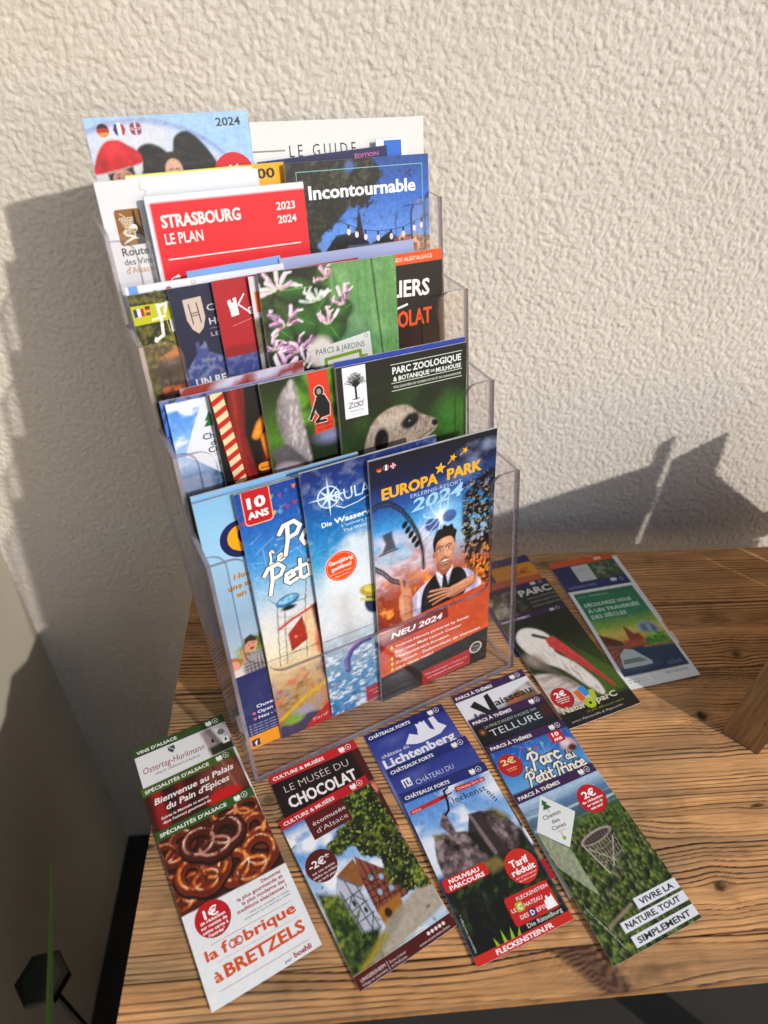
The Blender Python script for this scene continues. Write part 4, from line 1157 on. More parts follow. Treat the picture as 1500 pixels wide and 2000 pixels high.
def art_flammeries():
    a = Art(9, 15, '#273266', .2)
    a.rect(-.1, -.1, 9.1, 1.05, '#d0622c'); a.rect(6.4, .3, 7.4, .75, '#e8c8b4')
    a.mix(a.pol([(4.4, 1), (9, 1), (9, 5), (3.5, 5)], .4), '#56684c'); a.leaves(a.pol([(5, 1), (9, 1), (9, 5), (4.5, 5)], .4), '#34422e', '#56684c', '#8a9a7c', .4, 3)
    a.rrect(2.6, 1.2, 5.0, 4.0, .1, '#c9cbc8'); a.text('CHÂTEAU', 2.9, 2.2, '#8a8c8c', 1.7, .3, 0)
    a.rect(-.1, 4.1, 9.1, 5.2, '#2b3478'); a.text('CHÂTEAUX FORTS', .4, 4.9, '#8f96c4', 4, .35, .02); a.rect(6.6, 4.3, 7.4, 4.8, '#d8dae8'); a.ringv(8.1, 4.6, .25, .06, '#d8dae8')
    return a

def art_white_orange():
    a = Art(9, 15, '#e6e4e2', .5); a.rect(6.5, 8, 9.1, 12.8, '#dcdcdc'); a.rect(7.8, 11.4, 9.1, 13.2, '#e2a020'); return a

def art_strasbourg_leaflet():
    a = Art(9, 14.6, '#e4e6e6', .1)
    p = a.pol([(.42, .42), (8.6, .42), (8.68, 13.0), (.47, 13.0)], .05)
    C0 = a.C.copy()
    a.vgrad([(0, '#1f7a5c'), (4.5, '#2f9068'), (6.2, '#9cba4c'), (7.2, '#d8cc70'), (8.2, '#e0b858'), (9.2, '#7a6a5a'), (9.6, '#24506e'), (13, '#12305c')])
    a.mix(a.pol([(.4, 7.0), (2.2, 8.0), (3.2, 9.6), (.4, 12.2)], .3), '#a06a54'); a.mix(a.pol([(.4, 7.0), (2.6, 8.4), (2.8, 9.0), (.4, 8.6)], .15), '#6e3c30')
    for i in range(6): a.mix(a.seg([(.5, 8 + i * .7), (2.4, 8.8 + i * .2)], .08, .1), '#5a3428')
    a.mix(a.pol([(3.9, 6.5), (4.1, 6.4), (4.7, 7.6), (5.4, 7.8), (5.6, 9.2), (3.6, 9.2)], .1), '#9c4a34')
    a.mix(a.pol([(3, 8.5), (5.8, 8.6), (5.8, 9.4), (3, 9.5)], .4), '#c0603c')
    a.mix(a.ell(6.9, 7.2, 1.3, 1.0, 15, .3), '#9cb0c4'); a.mix(a.ell(7.0, 7.2, 1.0, .7, 15, .3) * np.clip((a.vn(.3, 1.5, seed=3) - .5) * 6, 0, 1), '#5a7090')
    a.leaves(a.pol([(5.4, 8.8), (6.6, 7.8), (8.4, 8.2), (8.6, 9.6), (5.4, 9.6)], .3), '#2a6a30', '#58a040', '#a8d050', .4, 5)
    a.mix(a.seg([(5, 9.6), (8.6, 9.8)], .3, .2), '#b4884c')
    a.mix(a.ell(2.5, 11.9, 2.6, .8, 0, .8) * .35, '#6a90b0')
    a.C = C0 * (1 - p[..., None]) + a.C * p[..., None]
    a.vpoly([(1.0, 12.0), (1.5, 10.2), (2.4, 9.5), (3.4, 9.8), (4.7, 11.6), (4.7, 12.0), (2.8, 12.1)], '#c4ccd0'); a.vpoly([(1.5, 10.9), (3.6, 10.9), (4.3, 11.5), (1.3, 11.5)], '#7e9488')
    a.line([(1.1, 12.1), (4.7, 12.1)], .12, '#5a6a74')
    a.text('visit', .8, 1.2, '#7ab89c', 1.2, .35, 0); a.text('STRASBOURG', 2.3, 1.2, '#a8d4c0', 2.6, .3, 0)
    for i, (t, w) in enumerate([('DÉCOUVREZ VOUS', 6.3), ('À UN TRAVERSÉE', 6.9), ('DES SIÈCLES', 4.6)]): a.text(t, .95, 2.75 + i * .95, '#d2e6d6', w, .55, .03)
    a.rect(.4, 13.2, 3.4, 14.1, '#f2f2f0'); a.text('Batorama.com', .6, 13.6, '#8a8c90', 2.4, .22, 0); a.text('03 88 84 13 13', .6, 13.95, '#5a5c60', 2.4, .22, .01)
    a.text('BATORAMA', 5.4, 13.65, '#7c8ca8', 2.8, .38, .0)
    a.vpoly([(6.2, 12.6), (6.4, 11.9), (6.8, 12.2), (7.1, 11.8), (7.6, 12.2), (8.0, 11.8), (8.3, 12.6)], '#4a648c')
    return a

T = table_leaflet
T("white wine leaflet with green band, red script and a bottle, rearmost of the leftmost fan", art_vins(), -3.14, 22.84, 24.0, .06, .06, .1)
T("dark red gingerbread leaflet with white script under a green band, middle of the leftmost fan", art_epices(), -1.6, 18.71, 25.6, .16, .1, .1)
T("leaflet with brown pretzels, red 1€ badge and orange lettering, front of leftmost fan", art_pretzel(), .44, 14.56, 25.1, .28, .1, .14, (0, .05, .15, .3))
T("dark brown chocolate museum leaflet with a red band and pink right edge", art_chocolat_leaflet(), 10.09, 19.36, 22.0, .06, .06, .05)
T("leaflet with timbered houses, trees and round -2€ badge under a red band", art_ecomusee(), 11.21, 14.9, 26.1, .17, .09, .18, (0, .05, .2, .2))
T("blue castle leaflet with a white castle drawing, just below the stand's front edge", art_lichtenberg(), 19.43, 23.06, 21.7, .06, .06, .05)
T("blue castle leaflet in mid fan, its red lower corner sticking out at the right", art_hohland_card(), 21.29, 19.23, 21.2, .16, .1, .05)
T("leaflet with a castle on a rock, round red badge and red foot strip", art_fleckenstein(), 22.4, 16.6, 18.0, .28, .12, .16, (0, .05, .1, .28))
T("white leaflet with purple band and large black letters, touching the stand's right front foot", art_vaisseau(), 29.0, 27.15, 20.3, .06, .06, .02)
T("black silver mine leaflet with thin white letters under a purple band", art_tellure(), 30.26, 24.11, 18.5, .15, .1, .02)
T("blue amusement park leaflet with round 2€ badge and red 10 ANS shield", art_petit_leaflet(), 31.48, 21.11, 16.6, .24, .16, .03)
T("green forest leaflet with white kite shape and wooden lookout tower", art_chemin_leaflet(), 33.0, 15.8, 18.5, .34, .12, .2, (0, .05, .2, .3))
T("yellow and violet leaflet half hidden behind the right edge of the stand", art_yellow_under(), 33.75, 46.39, 13.5, .06, .06)
T("black leaflet reading PARC above the stork leaflet", art_parc_under(), 35.2, 41.7, 15.3, .16, .1)
T("dark leaflet with a white stork and its long red beak", art_stork(), 36.23, 36.92, 16.5, .27, .12, .1, (0, 0, 0, .2))
T("navy leaflet with an orange top strip, rearmost one near the wall", art_flammeries(), 44.94, 46.53, 11.0, .13, .13)
T("white leaflet with a yellow corner peeking out beneath the green Strasbourg leaflet", art_white_orange(), 45.72, 46.3, 9.2, .05, .05)
T("white framed green river cruise leaflet with a white boat shape, rightmost on the table", art_strasbourg_leaflet(), 46.05, 41.25, 9.2, .24, .14, .08, (0, 0, 0, .15))
# ------------------------------------------------------------------ artwork of the brochures in the stand
BW, BH = 13.1, 28.0

def art_europa():
    a = Art(13.2, 28.0, '#0c1226', .085)
    a.vgrad([(0, '#0b1024'), (2.5, '#14224e'), (5, '#2a62a8'), (7.5, '#4aa6dc'), (10, '#9ec4dc'), (13, '#b88a88'), (15.5, '#a0481c'), (18, '#8a3410'), (28, '#2a1210')])
    a.clouds(a.rampx(6, 12) * (1 - a.ramp(3.5, 5.0)), '#8f9cb8', 2.6, 11, .5, 3.0)
    a.clouds(a.ramp(7, 9) * (1 - a.ramp(12.5, 14.5)) * (1 - a.rampx(5.5, 8)), '#ead6dc', 2.4, 4, .35, 3)
    a.clouds(a.ramp(9, 10) * (1 - a.ramp(14, 16)) * (1 - a.rampx(4.5, 7)), '#c87a6a', 2.0, 14, .5, 3)
    fire = a.ramp(12, 14.5) * (1 - a.ramp(18.4, 19.2)); q = a.vn(1.1, 1.6, seed=9, o=4)
    a.mix(fire * np.clip((q - .35) * 4, 0, 1) * .8, '#b8541a'); a.mix(fire * np.clip((q - .56) * 7, 0, 1), '#f2a04a'); a.mix(fire * (1 - a.rampx(0, 2.5)) * np.clip((a.vn(.5, seed=5) - .45) * 4, 0, 1), '#8a2e10')
    # lightning glow
    d = np.hypot(a.X - 7.2, a.Y - 7.5); a.mix(np.exp(-(d / 1.7) ** 2) * .85, '#bfe6fb'); a.mix(np.exp(-(d / .55) ** 2), '#ffffff')
    a.mix(a.ell(6.2, 8.1, .8, .7, 0, .2) * .85, '#1a3a8c'); a.mix(a.ell(8.1, 7.7, .8, .65, 0, .2) * .8, '#243f90'); a.mix(a.ell(7.2, 9.4, .7, .9, 0, .3) * .7, '#2c4a9a')
    g = RS(3)
    for k in range(9):
        an = g.rand() * 6.28; p = [(7.2, 7.5)]
        for j in range(4): p.append((p[-1][0] + math.cos(an) * .6 + g.randn() * .22, p[-1][1] + math.sin(an) * .7 + g.randn() * .22))
        a.mix(a.seg(p, .05, .12), '#eaf8ff')
    # dark coaster structure on the right
    R1 = a.pol([(9.7, 4.7), (11.4, 4.5), (12.7, 3.8), (13.3, 4.0), (13.3, 12.8), (11.8, 12.6), (10.2, 11.8), (9.5, 10.2), (9.6, 6.6)], .4)
    a.mix(R1 * np.clip((a.vn(.5, seed=31) - .30) * 7, 0, 1), '#0c0d10')
    a.mix(R1 * np.clip((a.vn(.35, .2, seed=37) - .60) * 8, 0, 1) * .9, '#b8a888'); a.mix(R1 * np.clip((a.vn(.3, .3, seed=39) - .68) * 8, 0, 1), '#4c7aa8')
    R2 = a.pol([(9.2, 11), (13.3, 12), (13.3, 17), (11.2, 16.6), (10.2, 14)], .5)
    a.mix(R2 * np.clip((a.vn(.4, seed=41) - .42) * 6, 0, 1), '#3a2410'); a.mix(R2 * np.clip((a.vn(.35, seed=43) - .6) * 7, 0, 1), '#e6a848')
    for k in range(7): a.mix(a.seg([(10.4 + k * .35, 12.2), (9.7 + k * .5, 15)], .07, .08) * .8, '#20140a')
    for k in range(10):
        an = -.8 + k * .62; a.mix(a.seg([(12.0, 4.6), (12.0 + 1.5 * math.cos(an), 4.6 + 1.3 * math.sin(an))], .08, .08), '#07090e')
    # looping track at the left
    def track(pts, w):
        a.mix(a.seg(pts, w, .1) * .6, '#40465a')
        a.mix(a.seg([(x, y - w * .5) for x, y in pts], .12, .08), '#12131c'); a.mix(a.seg([(x, y + w * .5) for x, y in pts], .1, .08), '#191a24')
        for (x, y), (x2, y2) in zip(pts, pts[1:]):
            for t in (0, .33, .66): a.mix(a.seg([(x + (x2 - x) * t, y + (y2 - y) * t - w * .5), (x + (x2 - x) * (t + .2), y + (y2 - y) * (t + .2) + w * .5)], .06, .06), '#15161f')
    track([(-.2, 4.8), (.8, 4.4), (1.9, 4.6), (3.0, 5.6), (3.9, 7.0), (4.7, 8.8), (5.1, 10.6), (5.2, 12.6)], .5)
    track([(-.2, 10.8), (.8, 11.7), (1.7, 12.9), (3.0, 13.7)], .5)
    for k in range(5): a.mix(a.ell(3.25 + k * .32, 7.2 + k * .62, .42, .26, -60, .12), '#0e0f16')
    a.mix(a.pol([(.9, 7.6), (1.9, 7.4), (2.0, 8.2), (2.3, 9.4), (.8, 9.6), (1.2, 8.6)], .25) * .85, '#2b3344'); a.mix(a.seg([(.5, 9.7), (2.5, 9.5)], .15, .1), '#353a48')
    # man in a dark waistcoat, photographed against the glow
    sh, sk = '#cfcade', '#d49c7c'
    def S(p, w, c, k=1.0, sf=.14, m=None): a.mix(a.seg(p, w, sf) * k * (1 if m is None else m), c)
    torso = a.spol([(4.7, 18.8), (3.4, 17.0), (4.3, 15.3), (5.9, 14.3), (7.5, 14.0), (9.1, 14.1), (10.4, 14.7), (11.4, 15.8), (12.1, 17.0), (11.2, 17.9), (9, 18.1), (7, 18.8)], .14)
    a.mix(torso, sh)
    S([(10.6, 15.0), (11.3, 16.2), (11.0, 17.4)], .5, '#8d86a8', .6, .5, torso); S([(11.7, 16.0), (11.9, 17.0)], .2, '#f4f2fa', .8, .3, torso)
    S([(4.2, 15.8), (4.0, 17.0), (4.6, 18.2)], .4, '#8f88ac', .6, .5, torso); S([(4.6, 15.4), (4.5, 17.4)], .14, '#f2f0fa', .7, .25, torso)
    for q in range(5): S([(10.5 + q * .25, 16.9 - q * .2), (11.0 + q * .22, 17.5 - q * .25)], .07, '#9a94b2', .7, .1, torso)
    vest = a.spol([(5.0, 18.9), (4.85, 16.8), (5.2, 15.2), (6.1, 14.2), (6.6, 14.05), (7.0, 15.4), (7.5, 16.5), (8.1, 15.4), (8.5, 14.0), (9.5, 14.15), (10.15, 15.2), (10.35, 16.6), (9.6, 17.8), (7.2, 18.5)], .1)
    a.mix(vest, '#10141e'); S([(5.6, 15.0), (5.5, 17.8)], .3, '#2e3548', .8, .4, vest); S([(9.7, 15.0), (9.8, 16.8)], .35, '#2b3246', .8, .4, vest); S([(6.7, 14.3), (7.5, 16.6), (8.4, 14.3)], .1, '#3a4258', .9, .1)
    a.mix(a.spol([(6.75, 13.4), (8.35, 13.4), (8.35, 14.3), (7.8, 15.6), (7.5, 16.2), (7.1, 15.5), (6.65, 14.3)], .1), '#d2cfe0')
    a.mix(a.pol([(7.25, 14.15), (7.85, 14.1), (7.8, 14.6), (8.05, 16.3), (7.6, 16.8), (7.2, 16.3), (7.35, 14.7)], .08), '#1d212e'); S([(7.4, 14.8), (7.5, 16.2)], .08, '#4a5068', .8)
    a.mix(a.spol([(6.75, 12.4), (8.25, 12.4), (8.3, 13.8), (7.6, 14.3), (6.75, 13.8)], .15), '#a86a4c')
    S([(6.8, 13.9), (7.25, 14.5)], .22, '#e6e4ee'); S([(8.3, 13.9), (7.85, 14.5)], .22, '#e6e4ee')
    a.mix(a.ell(6.38, 11.7, .17, .34, -8, .1), '#b0714f'); a.mix(a.ell(8.68, 11.5, .12, .3, 8, .1), '#c08462')
    face = a.spol([(6.5, 10.4), (6.45, 11.6), (6.65, 12.7), (7.15, 13.5), (7.6, 13.68), (8.05, 13.45), (8.5, 12.6), (8.66, 11.5), (8.6, 10.3), (7.6, 9.7)], .12)
    a.mix(face, sk)
    S([(6.6, 10.8), (6.65, 12.2), (7.1, 13.2)], .55, '#9c5d40', .55, .6, face); S([(8.55, 11.6), (8.35, 12.7), (7.9, 13.4)], .3, '#a4664a', .5, .5, face)
    a.mix(a.ell(7.7, 10.35, .7, .3, 0, .5) * .6 * face, '#efc8a8'); a.mix(a.ell(8.1, 11.95, .28, .26, 0, .35) * .65 * face, '#f0c0a4'); a.mix(a.ell(7.0, 12.0, .26, .26, 0, .35) * .45 * face, '#e0a68a')
    S([(7.0, 13.0), (7.55, 13.5), (8.15, 13.0)], .3, '#6a4636', .5, .35, face)
    hair = a.spol([(6.35, 11.2), (6.25, 10.2), (6.5, 9.4), (6.9, 8.9), (7.2, 8.95), (7.5, 8.55), (7.9, 8.8), (8.4, 8.7), (8.6, 9.2), (8.95, 9.6), (8.8, 10.2), (8.75, 11.0), (8.55, 10.4), (8.2, 10.0), (7.5, 9.95), (6.9, 10.15), (6.6, 10.6), (6.52, 11.3)], .1)
    a.mix(hair, '#110e10')
    for q in range(9): S([(6.7 + q * .22, 10.0), (6.6 + q * .27, 9.1 + .1 * (q % 2))], .05, '#4c444c', .8, .07, hair)
    for x, d_ in ((7.03, -1), (8.02, 1)):
        S([(x - .3, 11.0 + (d_ < 0) * .02), (x, 10.86), (x + .3, 10.95)], .12, '#1a1110', .95, .08); a.mix(a.ell(x, 11.3, .3, .17, 0, .12) * .5, '#8a4e38')
        a.mix(a.ell(x, 11.3, .22, .11, 0, .06), '#f2ece8'); a.mix(a.ell(x + .02, 11.3, .1, .11, 0, .05), '#16100e'); S([(x - .23, 11.22), (x, 11.17), (x + .23, 11.22)], .05, '#241412', .9, .06)
    S([(7.5, 11.25), (7.45, 11.95)], .12, '#b87452', .6, .15); S([(7.62, 11.2), (7.68, 11.9)], .1, '#f2cbb0', .7, .12); S([(7.35, 12.1), (7.6, 12.2), (7.85, 12.07)], .08, '#8a4a36', .8, .1)
    S([(7.15, 12.45), (7.6, 12.32), (8.05, 12.42)], .13, '#241614', .85, .08); a.mix(a.ell(7.62, 12.72, .42, .19, 0, .08), '#7c2c2c'); a.mix(a.ell(7.62, 12.67, .36, .09, 0, .06), '#f6f0ec'); S([(7.45, 13.15), (7.8, 13.15)], .16, '#3a2620', .7, .12)
    # his raised hand and the arm across
    arm = a.spol([(2.5, 17.6), (2.35, 15.6), (2.7, 14.6), (3.3, 14.2), (3.8, 15.0), (3.9, 16.4), (3.9, 17.8), (3.2, 18.9)], .12)
    S([(2.85, 15.0), (2.65, 13.1)], .3, '#d39a78'); S([(3.15, 14.8), (3.3, 14.0)], .28, '#c98e6c'); S([(3.45, 15.0), (3.6, 14.5)], .26, '#c08462'); a.mix(arm, '#cd9474')
    S([(2.65, 15.6), (2.75, 17.4)], .3, '#ecc0a2', .6, .4, arm); S([(3.7, 15.6), (3.75, 17.8)], .35, '#8a5038', .6, .4, arm); S([(2.9, 15.2), (3.5, 15.5)], .07, '#8a5038', .8, .1)
    fore = a.spol([(8.1, 16.2), (9.4, 15.9), (10.8, 15.6), (11.4, 15.9), (11.3, 16.7), (10.0, 17.2), (8.6, 17.5), (7.9, 17.1)], .14)
    for y0_, x1_, y1_ in ((16.4, 5.9, 15.8), (16.6, 5.7, 16.35), (16.85, 5.85, 16.95), (17.1, 6.2, 17.5)): S([(8.5, y0_), (7.3, (y0_ + y1_) / 2 - .1), (x1_, y1_)], .25, '#d09878', 1, .1); S([(8.3, y0_ + .12), (x1_, y1_ + .12)], .06, '#8a5038', .6, .1)
    a.mix(fore, '#cb9273'); S([(8.3, 16.3), (11, 15.9)], .2, '#ecc2a6', .6, .3, fore); S([(8.4, 17.3), (11, 16.8)], .25, '#86503a', .6, .3, fore)
    # text blocks
    m = a.pol([(-.1, 18.6), (13.3, 17.2), (13.3, 23.4), (-.1, 24.6)], .08)
    a.mix(m, '#c8542c'); a.mix(m * a.rampx(4, 13) * .4, '#dd6a38'); a.mix(m * np.clip((a.vn(2.5, seed=3) - .5) * 3, 0, 1) * .3, '#a83c20'); a.mix(m * a.ramp(22, 24.6) * .5, '#d8803c')
    a.mix(a.pol([(-.1, 24.6), (13.3, 23.4), (13.3, 28), (-.1, 28)], .08), '#1c1416'); a.mix(a.pol([(-.1, 24.6), (13.3, 23.4), (13.3, 28), (-.1, 28)], .08) * np.clip((a.vn(2, seed=8) - .5) * 3, 0, 1) * .5, '#43241e')
    a.vpoly([(-.1, 18.9), (7.9, 18.2), (8.1, 19.9), (.9, 20.6), (-.1, 21.5)], '#8a1a28')
    a.text('NEU 2024', 1.35, 19.95, '#f4f0ee', 6.0, .72, .05, .2, rot=-2)
    for i, (t, w, b) in enumerate([('Voltron Nevera powered by Rimac', 8.9, 1), ('Der neue Multi Launch Coaster', 8.0, 0), ('Themenbereich Kroatien', 6.4, 1), ('Österreich - Zauberschlacht der Diamanten', 10.4, 1), ('Und vieles mehr!', 4.5, 1)]):
        y = 21.25 + i * .74
        if b: a.vpoly([(1.15, y - .1), (1.35, y - .45), (1.5, y - .2), (1.4, y + .05)], '#f8e04a')
        a.text(t, 1.75, y, '#f6ece6', w, .36, .012, rot=-1.5)
    Yc = '#f2b526'
    a.text('EUROPA', 1.1, 4.0, Yc, 5.7, 1.12, .065, 0, rot=-1); a.text('PARK', 7.85, 3.85, Yc, 3.75, 1.12, .065, rot=-1)
    def star(cx, cy, r, rot=0):
        p = []
        for k in range(10): q = r if k % 2 == 0 else r * .42; an = R(rot + k * 36 - 90); p.append((cx + q * math.cos(an), cy + q * math.sin(an)))
        a.vpoly(p, Yc)
    star(7.1, 2.5, .62, 8); star(8.45, 1.75, .42, 20); star(9.75, 1.35, .36, 30)
    a.line([(8.2, 2.0), (7.9, 2.25)], .1, Yc); a.line([(9.5, 1.55), (9.2, 1.7)], .08, Yc)
    a.text('ERLEBNIS-RESORT', 3.95, 4.65, '#c9d4ea', 5.5, .42, -.01, rot=-.6)
    a.text('2024', 4.0, 6.1, '#a8cfe8', 5.6, 1.3, .05, .2, rot=-3)
    for k, cs in enumerate((('#1c1c1c', '#c8342c', '#e0a83a'), ('#2c3a84', '#e8e8ec', '#b8342c'), ('#2a3478', '#c8485a', '#e8d8dc'))):
        x = .95 + k * .68
        a.circ(x, .95, .27, cs[1] if k != 2 else cs[1])
        if k == 0: a.vpoly([(x - .25, .87), (x - .15, .72), (x, .68), (x + .15, .72), (x + .25, .87)], cs[0]); a.vpoly([(x - .25, 1.05), (x + .25, 1.05), (x + .12, 1.19), (x - .12, 1.19)], cs[2])
        if k == 1: a.vpoly([(x - .27, .95), (x - .18, .75), (x - .1, .7), (x - .1, 1.2), (x - .18, 1.15)], cs[0]); a.vpoly([(x + .27, .95), (x + .18, .75), (x + .1, .7), (x + .1, 1.2), (x + .18, 1.15)], cs[2])
        if k == 2: a.line([(x - .24, .95), (x + .24, .95)], .1, cs[2]); a.line([(x, .7), (x, 1.2)], .1, cs[2]); a.line([(x - .17, .78), (x + .17, 1.12)], .05, cs[0])
    a.vpoly([(4.9, 26.0), (11, 25.6), (11, 27.8), (4.9, 28)], '#b0242c'); a.text('Übernachtungen + Tickets auf', 5.2, 26.8, '#f0c8c8', 5.4, .24, 0, rot=-1.5); a.text('europapark.de/online', 5.5, 27.35, '#f0d8d8', 4.6, .26, 0, rot=-1.5)
    a.ringv(11.7, 25.7, .72, .2, '#cfcac2', 16); a.text('10x', 11.75, 25.7, '#cfcac2', .8, .3, 0, al='c'); a.text('TICKET', 11.75, 26.1, '#cfcac2', .9, .2, 0, al='c')
    return a

def art_rulantica():
    a = Art(BW, BH, '#1666a4', .11)
    a.vgrad([(0, '#0a2c74'), (2.5, '#0f4c98'), (6, '#1680be'), (9, '#4aa4d0'), (12, '#c2d4de'), (17, '#cfd6da'), (20, '#9ab2c4'), (23, '#5e94b4'), (26, '#4a8cb8'), (28, '#2a78b4')])
    sp = np.clip((a.ell(4.6, 11.5, 3.4, 4.6, 20, 1.5) * 1.1 + (a.vn(.7, seed=3) - .5) * .9), 0, 1); a.mix(sp * .85, '#e2e6ea')
    a.mix(a.ramp(12, 14) * (1 - a.ramp(16, 19)) * .6, '#dcdfe2'); a.mix(a.seg([(2.7, 14), (3.0, 19)], 1.2, 1.5) * .35, '#a89a90')
    w = a.ramp(18.4, 20); a.mix(w * np.clip((a.vn(.6, .35, seed=7, o=4) - .5) * 6, 0, 1) * .8, '#e8eef2'); a.mix(w * np.clip((a.vn(1.2, .5, seed=9, o=4) - .55) * 6, 0, 1) * .6, '#1f5a8a')
    # plain purple slide loop and a striped parasol stand-in
    lp = [(2.3, 22.6), (2.3, 21.2), (2.9, 20.2), (4.0, 19.6), (5.4, 19.6), (6.2, 19.0), (6.4, 17.4)]
    a.mix(a.seg(lp, .62, .2), '#47448e'); a.mix(a.seg([(x - .12, y - .15) for x, y in lp], .2, .2), '#8d7ab4')
    a.mix(a.ell(5.9, 15.2, 1.2, 1.5, 10, .2), '#20305f'); a.mix(a.ell(5.6, 14.0, 1.4, .7, 25, .15), '#b8a43a'); a.mix(a.ell(5.6, 13.8, 1.0, .4, 25, .15), '#d9cb62'); a.mix(a.seg([(4.4, 14.6), (6.8, 15.6)], .3, .15), '#c6c23c'); a.mix(a.ell(6.0, 14.6, .3, .25, 0, .1), '#b83a78')
    cx, cy = 2.3, 2.85; Wt = '#cfe2f2'
    a.ringv(cx, cy, 1.0, .13, Wt, 28)
    for k in range(8):
        an = k * math.pi / 4; L = 1.9 if k % 2 == 0 else 1.25
        a.vpoly([(cx + L * math.cos(an), cy + L * math.sin(an)), (cx + .16 * math.cos(an + 1.57), cy + .16 * math.sin(an + 1.57)), (cx + .16 * math.cos(an - 1.57), cy + .16 * math.sin(an - 1.57))], Wt)
    a.text('RULANTICA', 2.9, 3.6, Wt, 7.6, 1.15, .0, rot=-2); a.line([(2.9, 3.9), (3.6, 4.3), (5.0, 4.1), (6.2, 3.7)], .1, Wt)
    a.text('Die', 1.36, 5.62, '#e0ecf4', .95, .5, .03); a.text('Wasserwelt', 2.55, 5.62, '#e8f2f8', 4.7, .55, .045)
    a.text("L'univers aquatique", 3.2, 6.15, '#d6e6f2', 4.6, .32, .0); a.text('The Water World', 3.3, 6.72, '#d6e6f2', 4.2, .34, .0)
    a.circ(2.75, 10.1, 1.62, '#d8dfe4', 1.62); a.circ(2.75, 10.1, 1.56, '#e25a24', 1.56); a.ringv(2.75, 10.1, 1.42, .04, '#f0c0a0', 26)
    a.text('Ganzjährig', 1.55, 9.75, '#fbeee6', 2.4, .42, .03, rot=-3); a.text('geöffnet!', 1.75, 10.4, '#fbeee6', 2.0, .42, .03, rot=-3)
    a.text('Ouvert toute l\'année !', 1.6, 10.85, '#fbdccb', 2.2, .2, .0, rot=-3); a.text('Open all year!', 2.0, 11.2, '#fbdccb', 1.5, .2, .0, rot=-3)
    a.vpoly([(4.0, 26.0), (6.9, 25.7), (7, 27.6), (4.0, 28)], '#a8242e'); a.text('Übernachtungen', 4.3, 26.7, '#e8b0b0', 2.3, .2, 0, rot=-1); a.text('rulantica.de', 4.8, 27.2, '#e8c0c0', 1.7, .22, 0)
    return a

